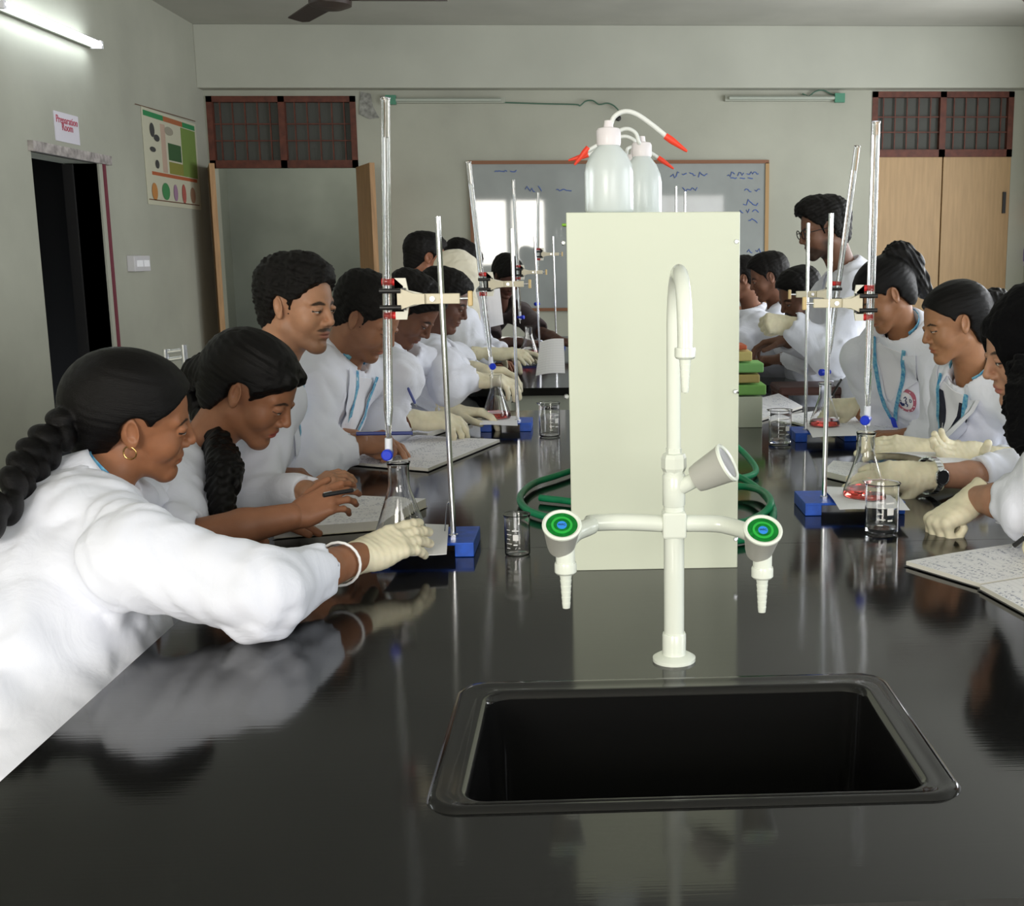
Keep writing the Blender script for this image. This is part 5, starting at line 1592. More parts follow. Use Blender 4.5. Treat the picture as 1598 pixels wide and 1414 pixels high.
c = P3(951, 331, Yb); H1 = P3(951, 213, Yb).z - rz1
wash('front large wash bottle with long tube arching right', c.x, Yb, rz1, H1 - .012, .0385, [P3(x, y, Yb) for x, y in ((952, 200), (958, 183), (974, 174), (993, 178), (1018, 195), (1040, 213), (1048, 219))])
Y_b = RY + .48
c = P3(1002, 331, Y_b); H2 = P3(1000, 233, Y_b).z - rz1
wash('second wash bottle right behind the front one, tube arching left', c.x, Y_b, rz1, H2 - .012, .0385, [P3(x, y, Y_b - .02) for x, y in ((997, 222), (992, 208), (979, 201), (963, 206), (935, 225), (915, 236), (912, 238))])
Y_b = RY + .66
wash('third wash bottle hidden behind the front two, tube pointing left', P3(990, 331, Y_b).x, Y_b, rz1, H2 - .02, .0385, [P3(x, y, Y_b - .03) for x, y in ((992, 224), (985, 216), (972, 213), (950, 220), (925, 238), (909, 244))])
Y_b = RY + .85
wash('rearmost wash bottle hidden behind the second, tube pointing right', P3(978, 331, Y_b).x, Y_b, rz1, H2 - .02, .0385, [P3(x, y, Y_b - .04) for x, y in ((978, 236), (983, 230), (998, 230), (1018, 240), (1034, 251))])
gp = pmat('green_plastic', (.25, .55, .03), .4)
c = P3(1086, 331, RY + .9)
o = box('green_tray', c.x - .022, c.x + .05, RY + .80, RY + .95, rz1, rz1 + .012, gp, None, bev=.002); tag(o, 'lime green plastic tray on top of the rack, right of bottles', 'tray')
c = P3(885, 331, RY + .9)
o = box('green_tray', c.x - .012, c.x + .012, RY + .86, RY + .92, rz1 - .0, rz1 + .006, gp, None, bev=.002); tag(o, 'tiny lime green lid on the rack top at left edge', 'tray')

# ---------------------------------------------------------------- books and papers
def page_mat(name, ink_=(.20, .22, .34), lines=26, dens=.5, base=(.88, .88, .92)):
    if name in MATS: return MATS[name]
    m, nt, b = nmat(name); L = nt.links
    uv = N(nt, 'ShaderNodeUVMap'); sp = N(nt, 'ShaderNodeSeparateXYZ'); L.new(uv.outputs[0], sp.inputs[0])
    def mth(op, a, bb=None, c=None):
        n_ = N(nt, 'ShaderNodeMath', operation=op)
        for i, v in enumerate((a, bb, c)):
            if v is None: continue
            if hasattr(v, 'links'): L.new(v, n_.inputs[i])
            else: n_.inputs[i].default_value = v
        return n_.outputs[0]
    row = mth('MULTIPLY', sp.outputs[1], lines); fr = mth('FRACT', row); fl = mth('FLOOR', row)
    rule = mth('LESS_THAN', fr, .08)
    mp = N(nt, 'ShaderNodeCombineXYZ'); L.new(mth('MULTIPLY', sp.outputs[0], 45), mp.inputs[0]); L.new(mth('MULTIPLY', fl, 7.3), mp.inputs[1]); L.new(mth('MULTIPLY', fr, 2.2), mp.inputs[2])
    nz = N(nt, 'ShaderNodeTexNoise'); nz.inputs['Scale'].default_value = 1.0; nz.inputs['Detail'].default_value = 2; L.new(mp.outputs[0], nz.inputs['Vector'])
    mp2 = N(nt, 'ShaderNodeCombineXYZ'); L.new(mth('MULTIPLY', sp.outputs[0], 5), mp2.inputs[0]); L.new(mth('MULTIPLY', fl, 3.1), mp2.inputs[1])
    n2 = N(nt, 'ShaderNodeTexNoise'); n2.inputs['Scale'].default_value = 1; L.new(mp2.outputs[0], n2.inputs['Vector'])
    wr = mth('MULTIPLY', mth('GREATER_THAN', nz.outputs[0], .54), mth('MULTIPLY', mth('GREATER_THAN', n2.outputs[0], 1 - dens), mth('MULTIPLY', mth('GREATER_THAN', fr, .25), mth('LESS_THAN', fr, .8))))
    inx = mth('MULTIPLY', mth('GREATER_THAN', sp.outputs[0], .08), mth('LESS_THAN', sp.outputs[0], .94))
    f = mth('MAXIMUM', mth('MULTIPLY', rule, .30), mth('MULTIPLY', mth('MULTIPLY', wr, inx), .7))
    mx = N(nt, 'ShaderNodeMix', data_type='RGBA'); mx.inputs[6].default_value = (*base, 1); mx.inputs[7].default_value = (*ink_, 1)
    L.new(f, mx.inputs[0]); L.new(mx.outputs[2], b.inputs['Base Color']); b.inputs['Roughness'].default_value = .75
    MATS[name] = m; return m
pgm = page_mat('written_page'); pgf = page_mat('dense_page', lines=22, dens=.56)
pagem = pmat('page_edge', (.66, .64, .58), .85); coverm = pmat('cover_dark', (.05, .05, .055), .5); covert = pmat('cover_cream', (.55, .52, .40), .6)

def sheetmesh(name, A, B, C, D, h0, th, mat, parent, curve=None, nu=14, nv=10, wob_=0, uvf=(0, 1), zrel=None):
    """quad A-B-C-D (AB near edge, DC far edge); top surface h0+th above, sides closed"""
    vs = []; uv = []
    for j in range(nv + 1):
        for i in range(nu + 1):
            u_, v_ = i / nu, j / nv
            p = A.lerp(B, u_).lerp(D.lerp(C, u_), v_)
            z = h0 + th * (curve(u_) if curve else 1) + wob_ * (math.sin(u_ * 5 + v_ * 3) * .5 + .5) * math.sin(math.pi * min(1, .2 + v_))
            vs.append(Vector((p.x, p.y, p.z + z))); uv.append((u_, v_))
    n1 = len(vs); w = nu + 1
    for j in range(nv + 1):
        for i in range(nu + 1):
            p = vs[j * w + i]; q = A.lerp(B, i / nu).lerp(D.lerp(C, i / nu), j / nv)
            zb_ = (q.z + h0) if th > .002 else p.z - .0006
            vs.append(Vector((p.x, p.y, zb_))); uv.append((i / nu, j / nv))
    fs = [(j * w + i, j * w + i + 1, (j + 1) * w + i + 1, (j + 1) * w + i) for j in range(nv) for i in range(nu)]
    fs += [(n1 + j * w + i, n1 + (j + 1) * w + i, n1 + (j + 1) * w + i + 1, n1 + j * w + i + 1) for j in range(nv) for i in range(nu)]
    rim = [i for i in range(w)] + [j * w + nu for j in range(1, nv + 1)] + [nv * w + i for i in range(nu - 1, -1, -1)] + [j * w for j in range(nv - 1, 0, -1)]
    side0 = len(fs)
    for a, b_ in zip(rim, rim[1:] + rim[:1]): fs.append((b_, a, a + n1, b_ + n1))
    me = mesh(name, vs, fs)
    ul = me.uv_layers.new(name='UVMap')
    for lp in me.loops: ul.data[lp.index].uv = uv[lp.vertex_index]
    o = link(name, me, mat, parent)
    if th > .002:
        me.materials.append(pagem)
        for k in range(side0, len(fs)): me.polygons[k].material_index = 1
    return o
def quadpx(pts, z): return [PZ(x, y, z) for x, y in pts]
def notebook(label, pts, z=BZ, th=.008, cover=coverm, spine=None, mat=None, spiral=False, cat='notebook', group='open notebooks on the worktop', name='notebook'):
    """pts: near-left, near-right, far-right, far-left pixel corners of the pages"""
    A, B, C, D = quadpx(pts, z)
    c = (A + B + C + D) / 4
    nb_ = empty(name, (c.x, c.y, z), label, cat, group)
    e = .004
    o_ = [p + (p - c).normalized() * e for p in (A, B, C, D)]
    sheetmesh('cover', *o_, .0004, .0018, cover, nb_, nu=2, nv=2)
    if spine:
        # fold line across AB/DC at fraction
        m0, m1 = A.lerp(B, spine), D.lerp(C, spine)
        sheetmesh('page_block', A, m0, m1, D, .0024, th, mat or pgm, nb_, curve=lambda u: .75 + .45 * math.sin(math.pi * (.35 + .65 * u)) * (1 if u < .95 else .6))
        sheetmesh('page_block', m0, B, C, m1, .0024, th, mat or pgm, nb_, curve=lambda u: .75 + .45 * math.sin(math.pi * .65 * u + .0) * (1 if u > .05 else .8))
        if spiral:
            n_ = 26; prts = []
            for i in range(n_):
                p = m0.lerp(m1, (i + .5) / n_); ax = (m1 - m0).normalized(); sd = ax.cross(Vector((0, 0, 1)))
                ring = [p + Vector((0, 0, .007)) + sd * .0065 * math.cos(t) + Vector((0, 0, .0065)) * math.sin(t) for t in [k * math.pi / 5 for k in range(10)]]
                prts.append(tube(ring, .0006, 4, True))
            o = merged('spiral_binding', prts, MATS['steel'], nb_); o['kind'] = 'stuff'
    else:
        sheetmesh('page_block', A, B, C, D, .0024, th, mat or pgm, nb_, wob_=.0015)
    return nb_
def paper(label, pts, z, mat=None, wob_=.003, group='loose papers on the worktop'):
    A, B, C, D = quadpx(pts, z)
    o = sheetmesh('paper', A, B, C, D, .0008, .0006, mat or MATS['paper'], None, wob_=wob_)
    return tag(o, label, 'paper', group)
notebook('thick open record book under the hands of the ponytailed woman', [(428, 842), (592, 828), (665, 792), (540, 786)], th=.016, cover=covert)
notebook('open spiral notebook being written in beside the burette', [(519, 724), (668, 737), (780, 691), (650, 684)], th=.006, spine=.5, spiral=True)
notebook('closed-in thick pad lying far left on the worktop', [(600, 678), (668, 684), (738, 660), (650, 648)], th=.012)
_na = notebook('open lined notebook with dense writing at the right edge', [(1414, 884), (1529, 919), (1720, 890), (1640, 846)], th=.006, mat=pgf)
_nb = notebook('second half', [(1529, 922), (1690, 1010), (1860, 960), (1725, 892)], th=.006, mat=pgf)
for _c in list(_nb.children):
    _c.parent = _na; _c.location = -_na.location
bpy.data.objects.remove(_nb)
notebook('curled open notebook right beside the tall panel', [(1130, 640), (1182, 660), (1252, 638), (1215, 618)], th=.007)
notebook('open notebook under the writing gloved hand', [(1210, 655), (1335, 688), (1415, 668), (1290, 642)], th=.005)
notebook('small stack of notebooks between the right flask and gloves', [(1285, 745), (1345, 760), (1380, 735), (1300, 728)], th=.012)
paper('white paper under the held flask on near left stand', [(594, 874), (697, 866), (700, 820), (640, 818)], BZ + .0258)
paper('white paper on the middle left blue stand', [(748, 664), (808, 665), (806, 650), (756, 650)], BZ + .0258)
paper('crumpled white paper under the near right flask', [(1310, 797), (1420, 797), (1392, 764), (1283, 760)], BZ + .0258, wob_=.004)
paper('white paper under the farther right flask', [(1268, 684), (1345, 680), (1330, 664), (1256, 664)], BZ + .0258)
def upright(label, pts, Y, mat, thick=.001):
    A, B, C, D = [P3(x, y, yy) for (x, y), yy in zip(pts, Y)]
    n_ = 8; vs = []; uv = []
    nrm = (B - A).cross(D - A).normalized()
    for j in range(n_ + 1):
        for i in range(n_ + 1):
            u_, v_ = i / n_, j / n_
            vs.append(A.lerp(B, u_).lerp(D.lerp(C, u_), v_) + nrm * .01 * math.sin(u_ * 3)); uv.append((u_, v_))
    m_ = len(vs); vs += [v + nrm * thick for v in vs]; uv += uv; w = n_ + 1
    fs = [(j * w + i, j * w + i + 1, (j + 1) * w + i + 1, (j + 1) * w + i) for j in range(n_) for i in range(n_)]
    fs += [tuple(m_ + a for a in reversed(f)) for f in fs]
    me = mesh('paper', vs, fs); ul = me.uv_layers.new(name='UVMap')
    for lp in me.loops: ul.data[lp.index].uv = uv[lp.vertex_index]
    return tag(link('paper', me, mat), label, 'paper', 'papers held or propped up')
upright('lined sheet propped upright left of the tall panel', [(836, 587), (882, 583), (880, 529), (843, 534)], (4.45, 4.4, 4.5, 4.55), page_mat('lined_sheet', lines=14, dens=.05))
upright('plain white sheet held up behind the leaning burette', [(739, 516), (786, 506), (780, 450), (728, 458)], (4.9, 4.9, 4.9, 4.9), MATS['paper'])
upright('white sheet held between gloved hands on the right', [(1366, 708), (1470, 726), (1552, 719), (1440, 703)], (2.55, 2.35, 2.5, 2.75), MATS['paper'])
# packets of green and yellow wipes in a clear bag, right of the panel
for i, (py0, py1, px1, colr, nm) in enumerate(((618, 600, 1196, (.22, .50, .12), 'sponge_green'), (599, 584, 1186, (.50, .40, .14), 'sponge_tan'), (583, 566, 1192, (.24, .55, .18), 'sponge_green2'), (565, 548, 1174, (.68, .58, .22), 'sponge_yellow'), (547, 538, 1166, (.60, .14, .06), 'sponge_red'))):
    Yp = 3.3; a = P3(1120, py0, Yp); b = P3(px1, py1, Yp)
    o = box('packet', a.x, b.x, Yp, Yp + .10, a.z + .001, b.z - .001, pmat(nm, colr, .6, bump=.3, bscale=80), None, bev=.004)
    tag(o, ['green packet at the bottom of the pile right of panel', 'tan packet second from the bottom of the pile', 'bright green packet in the middle of the pile', 'yellow packet second from top of the pile', 'small red packet on top of the pile'][i], 'packet', 'stacked packets beside the tall panel')
Yp = 3.3; a = P3(1120, 620, Yp)
o = box('wooden_block', a.x, P3(1190, 620, Yp).x, Yp, Yp + .1, BZ, a.z, rackm, None, bev=.002); tag(o, 'pale block under the pile of packets right of panel', 'block')

# ---------------------------------------------------------------- the class
SK = dict(skin=(.300, .140, .075)); SKF = dict(skin=(.300, .135, .070), fem=True)
GL = 'students at the left side of the benches'; GR = 'students at the right side of the benches'
def stool(x, y, z, label):
    s = empty('stool', (x, y, 0), label, 'stool', 'lab stools under the seated students')
    lathe_obj('seat', [(.0001, z - .03), (.15, z - .03), (.155, z - .015), (.145, z), (.0001, z)], MATS['black_plastic'], s, 24, Matrix.Translation((x, y, 0)))
    for i in range(4):
        a = math.radians(45 + 90 * i); tube_obj('leg', [(x + .10 * math.cos(a), y + .10 * math.sin(a), z - .03), (x + .19 * math.cos(a), y + .19 * math.sin(a), 0)], .010, MATS['chrome'], s, 8)
    tube_obj('foot_ring', [(x + .155 * math.cos(t), y + .155 * math.sin(t), .24) for t in [k * math.pi / 10 for k in range(20)]], .008, MATS['chrome'], s, 8, closed=True)

# L1 ------ nearest woman, long plait, reaching with a gloved hand
person('woman with long black plait and gold earring reaching a gloved hand to the flask', GL,
       (P3(208, 654, 1.82), 22, 12, 14), P3(165, 760, 1.76), P3(212, 868, 1.52), P3(240, 790, 2.02), (-1.06, 1.62, .60),
       [dict(s='R', e=P3(410, 925, 1.50), w=P3(562, 868, 1.72), hand=('reach', P3(665, 828, 1.82) - P3(562, 868, 1.72), (-.20, -.80, .52)), hs=.92, glove=True, cuff=.045, sleeve=.50, bangle=.24, k=1.0),
        dict(s='L', e=(-.80, 2.05, .95), w=(-.64, 2.03, .94), hand=('flat', (1, -.1, 0), (0, 0, 1)), glove=False, sleeve=.85)],
       ('sleek', dict(grow=.014, amp=.002, tail=[P3(118, 640, 1.76), P3(98, 668, 1.74), P3(70, 700, 1.70), P3(42, 738, 1.64), P3(12, 780, 1.56), P3(-40, 830, 1.48)], tail_r=[.026, .030, .031, .032, .032, .030], braid=True)),
       dict(SKF, skin=(.295, .125, .062), eye=.35), earring=True, hh=.0022, h=.006, fold=.005, belly=1.1, sleeve_k=1.0, lanyard=.30, lan_back=True, scale=.83, neck_r=.044,
       extra=[((-.82, 1.60, .82), (.22, .18, .20)), ((-.78, 1.48, .70), (.20, .20, .22)), ((-.86, 1.45, .60), (.30, .24, .26))])
# L2 ------ second woman, wavy ponytail falling in front
person('woman in white coat bending over a record book with wavy ponytail falling forward', GL,
       (P3(392, 608, 2.20), -6, 32, 4), P3(312, 705, 2.20), P3(262, 775, 2.02), P3(322, 748, 2.40), (-1.02, 2.15, .70),
       [dict(s='R', e=P3(285, 842, 1.90), w=P3(458, 806, 1.92), hand=('relax', P3(530, 772, 1.94) - P3(458, 806, 1.92), (-.25, -.85, .45)), hs=.80, glove=False, sleeve=.02, k=.85),
        dict(s='L', e=(-.84, 2.42, .96), w=(-.68, 2.40, .95), hand=('relax', (1, -.1, 0), (0, 0, 1)), sleeve=.8)],
       ('sleek', dict(grow=.013, amp=.006, fringe=True, tail=[P3(322, 575, 2.20), P3(300, 590, 2.26), P3(316, 640, 2.28), P3(338, 685, 2.17), P3(350, 730, 2.06), P3(346, 780, 2.00), P3(354, 822, 1.98)], tail_r=[.034, .030, .026, .030, .034, .024, .010], tail_amp=.008)),
       dict(SKF, skin=(.285, .125, .066), eye=.25, lip=(.32, .055, .05)), hh=.0022, h=.006, vest=True, open_v=.26)
# L3 ------ man with moustache
person('man with moustache and short dark hair looking down at the bench', GL,
       (P3(464, 478, 2.60), -22, 8, 0), P3(420, 575, 2.60), P3(428, 628, 2.42), P3(432, 610, 2.80), (-.92, 2.58, .70),
       [dict(s='R', e=P3(395, 772, 2.28), w=P3(478, 770, 2.20), hand=('relax', P3(550, 722, 2.26) - P3(478, 770, 2.20), (-.5, -.5, .7)), hs=.72, sleeve=.95, k=.85),
        dict(s='L', e=(-.78, 2.88, .96), w=(-.58, 2.86, .95), hand=('relax', (1, -.1, 0), (0, 0, 1)), sleeve=.8)],
       ('short', dict(vol=.026, amp=.007, grow=.014)), dict(SK, skin=(.40, .205, .120), moustache=.85, beard=.22, eye=.35, lip=(.33, .12, .09)), hh=.0024, h=.0065, lanyard=.34, card=True, fold=.006)
# L4 ------ man writing, lanyard
person('man with blue lanyard bending and writing in the open spiral notebook', GL,
       (P3(572, 495, 2.92), -14, 34, 4), P3(538, 560, 2.95), P3(492, 618, 2.78), P3(600, 600, 3.12), (-.90, 2.92, .70),
       [dict(s='R', e=P3(480, 730, 2.62), w=P3(560, 692, 2.72), hand=('write', P3(640, 682, 2.82) - P3(560, 692, 2.72), (-.1, -.6, .8)), sleeve=.75),
        dict(s='L', e=P3(500, 700, 3.15), w=P3(530, 690, 3.08), hand=('flat', (1, -.2, 0), (0, 0, 1)), sleeve=.8)],
       ('short', dict(vol=.012, amp=.005, grow=.012)), dict(SK, skin=(.31, .145, .082), beard=.2, eye=.2), hh=.0026, h=.007, lanyard=.26)
# L5
person('student with pen in coat pocket bending down, both hands in cream gloves', GL,
       (P3(638, 484, 3.28), -10, 42, 0), P3(612, 545, 3.30), P3(622, 588, 3.12), P3(700, 578, 3.48), (-.88, 3.2, .70),
       [dict(s='R', e=P3(590, 668, 3.08), w=P3(648, 655, 3.10), hand=('relax', (1, .1, -.05), (0, -.4, 1)), glove=True, cuff=.09, sleeve=.6),
        dict(s='L', e=P3(630, 652, 3.44), w=P3(708, 642, 3.36), hand=('relax', (1, -.1, -.05), (0, .2, 1)), glove=True, sleeve=.8)],
       ('short', dict(vol=.014, amp=.005, grow=.012)), dict(SK, skin=(.17, .075, .045), eye=.2), hh=.003, h=.0085, lanyard=False, scale=.80)
# L6
person('student with very dark hair whose face shows just right of the near stand rod', GL,
       (P3(692, 470, 3.55), -6, 24, 0), P3(680, 540, 3.58), P3(690, 575, 3.42), P3(712, 565, 3.74), (-.80, 3.5, .70),
       [dict(s='R', e=P3(700, 605, 3.36), w=P3(738, 592, 3.42), hand=('relax', (1, .1, -.05), (0, -.2, 1)), glove=True, cuff=.06, sleeve=.9),
        dict(s='L', e=P3(715, 585, 3.7), w=P3(745, 578, 3.6), hand=('relax', (1, -.1, -.05), (0, .2, 1)), glove=True, sleeve=.8)],
       ('short', dict(vol=.014, amp=.004, grow=.014)), dict(SK, skin=(.13, .058, .038), eye=.3), hh=.003, h=.0085, lanyard=.12, scale=.74, sleeve_k=.85)
# L7 - L9 second bench, left
person('standing student with short dark hair seen behind the near stand rod', GL,
       (P3(664, 403, 5.10), 20, 12, 0), P3(655, 447, 5.12), P3(640, 480, 4.95), P3(672, 472, 5.32), (-.84, 5.1, .80),
       [dict(s='R', e=(-.62, 4.95, .96), w=(-.45, 5.0, .95), hand=('relax', (1, 0, 0), (0, 0, 1)), sleeve=.8)],
       ('short', dict(grow=.012)), dict(SK, skin=(.27, .11, .06)), hh=.004, h=.012)
person('student in cream headscarf bending far over the second worktop', GL,
       (P3(714, 438, 4.80), 10, 40, 8), P3(716, 482, 4.78), P3(722, 505, 4.62), P3(736, 498, 4.95), (-.80, 4.8, .74),
       [dict(s='R', e=P3(742, 556, 4.55), w=P3(768, 552, 4.50), hand=('grip', (1, .1, 0), (0, -.4, 1)), glove=True, cuff=.08, sleeve=.8),
        dict(s='L', e=P3(750, 545, 4.9), w=P3(790, 552, 4.8), hand=('grip', (1, .1, 0), (0, .2, 1)), glove=True, sleeve=.8)],
       ('scarf', dict(mat=MATS['scarf_cream'])), dict(SKF, skin=(.25, .11, .06)), hh=.004, h=.011, lanyard=.12)
person('student whose bent dark head shows behind the cream headscarf', GL,
       (P3(716, 412, 5.50), 15, 40, 0), P3(705, 450, 5.5), P3(700, 470, 5.35), P3(710, 465, 5.7), (-.84, 5.5, .74),
       [dict(s='R', e=(-.62, 5.35, .96), w=(-.45, 5.4, .95), hand=('relax', (1, 0, 0), (0, 0, 1)), sleeve=.8)],
       ('short', dict(grow=.014, vol=.02)), dict(SK, skin=(.22, .10, .06)), hh=.004, h=.012)
person('student in dark top leaning on the far worktop in front of whiteboard', GL,
       (P3(790, 432, 6.10), -50, 38, 0), P3(782, 472, 6.25), P3(757, 485, 6.15), P3(812, 490, 6.30), (-.85, 6.7, .78),
       [dict(s='R', e=P3(770, 540, 5.9), w=P3(812, 535, 5.8), hand=('flat', (1, -.2, 0), (0, 0, 1)), sleeve=-.3),
        dict(s='L', e=P3(845, 520, 6.1), w=P3(872, 532, 5.9), hand=('flat', (1, -.2, 0), (0, 0, 1)), sleeve=-.2)],
       ('short', dict(grow=.016, vol=.02)), dict(SK, skin=(.10, .045, .032)), hh=.004, h=.012, coat=MATS['dark_shirt'], fold=.004, legs=False)

# R1 ------ near right woman, black scarf
person('woman in black crinkled headscarf at the right edge resting a fist on worktop', GR,
       (P3(1612, 545, 2.02), 178, 16, -4), P3(1650, 650, 2.05), P3(1690, 760, 2.28), P3(1665, 740, 1.80), (1.30, 1.98, .70),
       [dict(s='L', e=P3(1605, 785, 1.86), w=P3(1520, 778, 2.00), hand=('fist', P3(1470, 800, 2.02) - P3(1520, 778, 2.00) + Vector((0, -.03, 0)), (-.10, -.05, 1)), glove=True, cuff=.02, sleeve=.12),
        dict(s='R', e=P3(1590, 742, 2.42), w=P3(1446, 742, 2.32), hand=('flat', (-1, .03, -.02), (0, -.75, .65)), glove=True, cuff=.025, sleeve=.42, watch=.03, watch_face=(0, -1, .1))],
       ('scarf', dict(tail=[P3(1612, 590, 1.93), P3(1612, 630, 1.88), P3(1604, 665, 1.86), P3(1600, 690, 1.86)], tail_r=[.05, .045, .035, .012])), dict(SKF, skin=(.42, .22, .14), lip=(.40, .12, .10), eye=.3), hh=.0025, h=.0065)
# R2 ------ woman with V neck vest
person('woman with tied-back dark hair, navy vest and lanyard holding a sheet', GR,
       (P3(1490, 504, 2.72), 184, 16, 0), P3(1515, 578, 2.76), P3(1502, 622, 2.88), P3(1610, 645, 2.60), (1.16, 3.02, .70),
       [dict(s='R', e=P3(1500, 730, 2.74), w=P3(1450, 703, 2.58), hand=('flat', (-1, -.05, .12), (0, -.55, .8)), glove=True, cuff=.07, sleeve=.62, cap=True),
        dict(s='L', e=P3(1610, 745, 2.60), w=P3(1545, 715, 2.50), hand=('grip', (-1, -.1, .16), (.2, .5, -.7)), glove=True, cuff=.05, sleeve=.8)],
       ('sleek', dict(grow=.012, amp=.003, tail=[P3(1545, 470, 2.74), P3(1560, 475, 2.76), P3(1575, 500, 2.78), P3(1580, 560, 2.80), P3(1582, 600, 2.80)], tail_r=[.035, .04, .04, .035, .02])),
       dict(SKF, skin=(.34, .165, .085), eye=.25), hh=.0022, h=.0065, vest=True, lanyard=.30, open_v=.27, scale=.75, size=.88)
# R3 ------ woman with ponytail and round emblem
person('woman with high ponytail and round red emblem on her coat', GR,
       (P3(1380, 460, 3.12), 192, 34, 0), P3(1408, 512, 3.14), P3(1345, 560, 3.28), P3(1470, 560, 3.04), (1.08, 3.46, .70),
       [dict(s='R', e=P3(1370, 655, 3.32), w=P3(1336, 634, 3.34), hand=('write', (-1, .05, -.05), (0, -.5, .9)), glove=True, cuff=.03, sleeve=.5, k=.85),
        dict(s='L', e=P3(1470, 690, 2.98), w=P3(1420, 680, 3.05), hand=('flat', (-1, .1, 0), (0, 0, 1)), sleeve=.8)],
       ('sleek', dict(grow=.012, amp=.003, tail=[P3(1388, 408, 3.12), P3(1402, 396, 3.13), P3(1418, 412, 3.14), P3(1432, 440, 3.16), P3(1446, 462, 3.18)], tail_r=[.030, .042, .046, .036, .014], tail_amp=.008)),
       dict(SKF, skin=(.33, .155, .08), eye=.2), hh=.0026, h=.007, vest=False, lanyard=.24, emblem=(.052, -.155, .034), open_v=.17, scale=.76)
# R4 ------ standing teacher with glasses
person('standing bearded man in glasses, taller than everyone else', GR,
       (P3(1286, 358, 4.05), 186, 14, 0), P3(1318, 420, 4.08), P3(1290, 462, 4.28), P3(1338, 456, 3.88), (1.06, 4.10, .86),
       [dict(s='L', e=P3(1300, 560, 3.82), w=P3(1236, 508, 3.86), hand=('fist', (-1, 0, .1), (0, -.8, .4)), glove=True, cuff=.05, sleeve=.92, k=1.15),
        dict(s='R', e=P3(1275, 545, 4.3), w=P3(1225, 530, 4.2), hand=('relax', (-1, 0, -.2), (0, .3, 1)), sleeve=.8)],
       ('curly', dict(grow=.016, vol=.02, amp=.006)), dict(SK, skin=(.16, .075, .045), beard=.8, eye=.4), hh=.0032, h=.009, glasses=True, stand=True, lapel=False)
# R5
person('bearded student behind the clamps looking down beside the standing man', GR,
       (P3(1248, 462, 4.45), 200, 24, -6), P3(1256, 512, 4.50), P3(1228, 540, 4.55), P3(1275, 540, 4.35), (1.02, 4.75, .74),
       [dict(s='L', e=P3(1262, 560, 4.3), w=P3(1222, 560, 4.4), hand=('relax', (-1, 0, 0), (0, 0, 1)), sleeve=.8)],
       ('short', dict(grow=.012, vol=.016)), dict(SK, skin=(.17, .08, .05), beard=.8, moustache=.9), hh=.0036, h=.010, lapel=False)
person('student with short hair in profile second from the panel on right', GR,
       (P3(1200, 433, 5.20), 180, 18, 0), P3(1212, 478, 5.24), P3(1210, 502, 5.4), P3(1214, 502, 5.06), (1.06, 5.3, .76),
       [dict(s='L', e=P3(1190, 540, 5.0), w=P3(1160, 545, 5.1), hand=('relax', (-1, 0, 0), (0, 0, 1)), sleeve=.8)],
       ('short', dict(grow=.012, vol=.016)), dict(SK, skin=(.19, .085, .05)), hh=.004, h=.011, lapel=False)
person('student partly hidden by the right edge of the tall panel', GR,
       (P3(1158, 436, 5.60), 182, 14, 0), P3(1172, 485, 5.64), P3(1168, 510, 5.8), P3(1174, 510, 5.46), (1.0, 5.7, .76),
       [dict(s='L', e=P3(1150, 540, 5.4), w=P3(1120, 545, 5.5), hand=('relax', (-1, 0, 0), (0, 0, 1)), sleeve=.8)],
       ('short', dict(grow=.012, vol=.014)), dict(SK, skin=(.24, .11, .065)), hh=.004, h=.011, lapel=False)
person('student bending with white-coated back beside the pile of packets', GR,
       (P3(1112, 500, 4.75), 200, 50, 0), P3(1140, 515, 4.72), P3(1130, 545, 4.9), P3(1150, 545, 4.55), (1.08, 4.9, .76),
       [dict(s='L', e=P3(1130, 580, 4.6), w=P3(1090, 570, 4.6), hand=('relax', (-1, 0, 0), (0, 0, 1)), sleeve=.8)],
       ('short', dict(grow=.012, vol=.014)), dict(SK, skin=(.24, .11, .065)), hh=.005, h=.011, lapel=False, belly=1.1, hunch=1, legs=False)
# R0 ------ person mostly outside the frame, writing in the right-edge notebook
person('person outside the right edge whose gloved hand writes in the notebook', GR,
       ((1.02, 1.62, 1.36), 180, 40, 0), (1.08, 1.66, 1.16), (1.10, 1.84, 1.10), (1.10, 1.48, 1.08), (1.32, 1.62, .70),
       [dict(s='L', e=(.98, 1.62, .96), w=P3(1725, 815, 1.72), hand=('write', (-.85, .12, -.12), (.1, -.3, 1)), glove=True, cuff=.05, sleeve=.8)],
       ('short', dict(grow=.012)), dict(SK), hh=.005, h=.012, lapel=False)

for (x, y, n_) in ((-1.08, 1.66, 'beneath the plaited woman'), (-1.02, 2.15, 'beneath the ponytailed woman'), (-.92, 2.58, 'beneath the man with moustache'), (-.90, 2.92, 'beneath the writing man'), (-.88, 3.2, 'beneath the student with a pocket pen'), (-.80, 3.5, 'beneath the scarfed student'),
                   (1.30, 1.98, 'beneath the black-scarfed woman'), (1.16, 3.02, 'beneath the woman in a vest'), (1.08, 3.46, 'beneath the woman with the emblem'), (1.32, 1.62, 'beneath the person at the right edge')):
    stool(x, y, .42 if 'plaited' in n_ else .50, 'round black stool with chrome legs ' + n_)
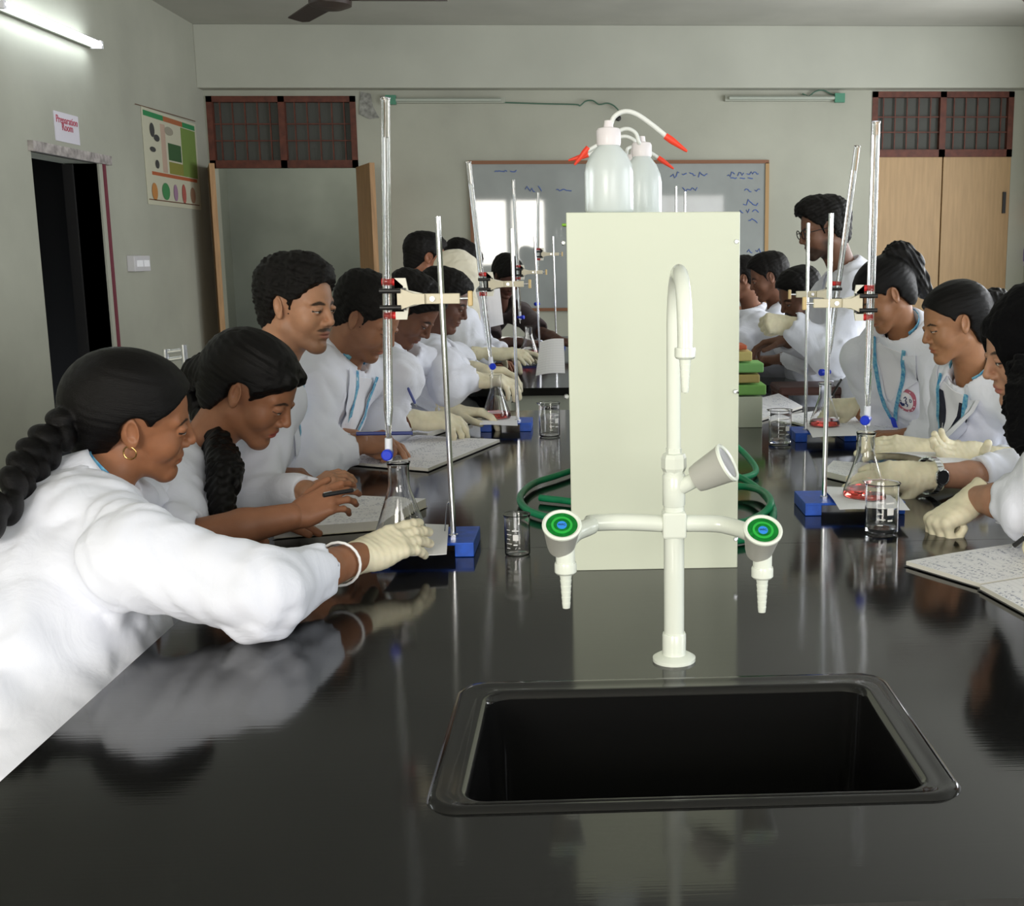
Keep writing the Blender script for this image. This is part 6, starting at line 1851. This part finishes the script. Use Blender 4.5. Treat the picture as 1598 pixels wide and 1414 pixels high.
# pens
def pen(label, a, b_, mat=None, r=.0038):
    t = empty('pen', a, label, 'pen'); a = Vector(a); b_ = Vector(b_)
    tube_obj('barrel', [a, a.lerp(b_, .5), b_], r, mat or MATS['pen_blue'], t, 8)
    tube_obj('nib', [b_, b_ + (b_ - a).normalized() * .010], [r * .8, .0005], MATS['steel'], t, 8)
    tube_obj('pocket_clip', [a + Vector((0, 0, r)), a.lerp(b_, .28) + Vector((0, -r * .3, r * 1.2))], .0009, MATS['steel'], t, 5)
pmat('pen_blue', (.06, .08, .28), .3)
pen('translucent blue pen held by the man writing in the spiral notebook', P3(556, 677, 2.70), P3(644, 676, 2.72), r=.0045)
pen('dark pen held by the woman with the wavy ponytail', P3(505, 773, 1.88), P3(550, 765, 1.92), MATS['black_plastic'])
pen('pen clipped in the coat pocket of the bending student', P3(636, 604, 3.06), P3(648, 630, 3.06))
pen('black pen held upright by the woman with the emblem', P3(1313, 592, 3.42), P3(1298, 618, 3.4), MATS['black_plastic'])
pen('dark pen in the gloved hand at the right edge', P3(1600, 838, 1.72), P3(1582, 852, 1.73), MATS['black_plastic'])
# chrome chair back behind the two women and dark chair at right
t = empty('chair', (P3(272, 545, 3.6).x, 3.6, 0), 'chrome framed chair back showing behind the two women', 'chair')
for a in ([P3(258, 545, 3.6), P3(262, 600, 3.6), P3(266, 700, 3.6)], [P3(286, 538, 3.6), P3(292, 600, 3.6), P3(296, 700, 3.6)]): tube_obj('back_post', a, .010, MATS['chrome'], t, 8)
for y in (550, 562): tube_obj('cross_rail', [P3(259, y, 3.6), P3(288, y - 4, 3.6)], .006, MATS['chrome'], t, 8)
c = P3(276, 700, 3.6); z_ = .45
box('seat', c.x - .2, c.x + .2, 3.6, 4.0, z_ - .03, z_, MATS['black_plastic'], t, bev=.01)
for a in ((-.18, 3.62), (.18, 3.62), (-.18, 3.98), (.18, 3.98)): tube_obj('leg', [(c.x + a[0], a[1], z_ - .03), (c.x + a[0], a[1], 0)], .011, MATS['chrome'], t, 8)
t = empty('chair', (1.0, 5.0, 0), 'dark reddish wooden chair between the worktops on the right', 'chair')
rw = pmat('chair_wood', (.07, .025, .018), .45)
a = P3(1205, 598, 4.2); b_ = P3(1245, 598, 4.2)
box('seat', a.x, a.x + .24, 4.05, 4.26, a.z - .03, a.z, rw, t, bev=.01)
for x, y in ((a.x + .02, 4.07), (a.x + .22, 4.07), (a.x + .02, 4.24), (a.x + .22, 4.24)): box('leg', x - .015, x + .015, y - .015, y + .015, 0, a.z - .03, rw, t)
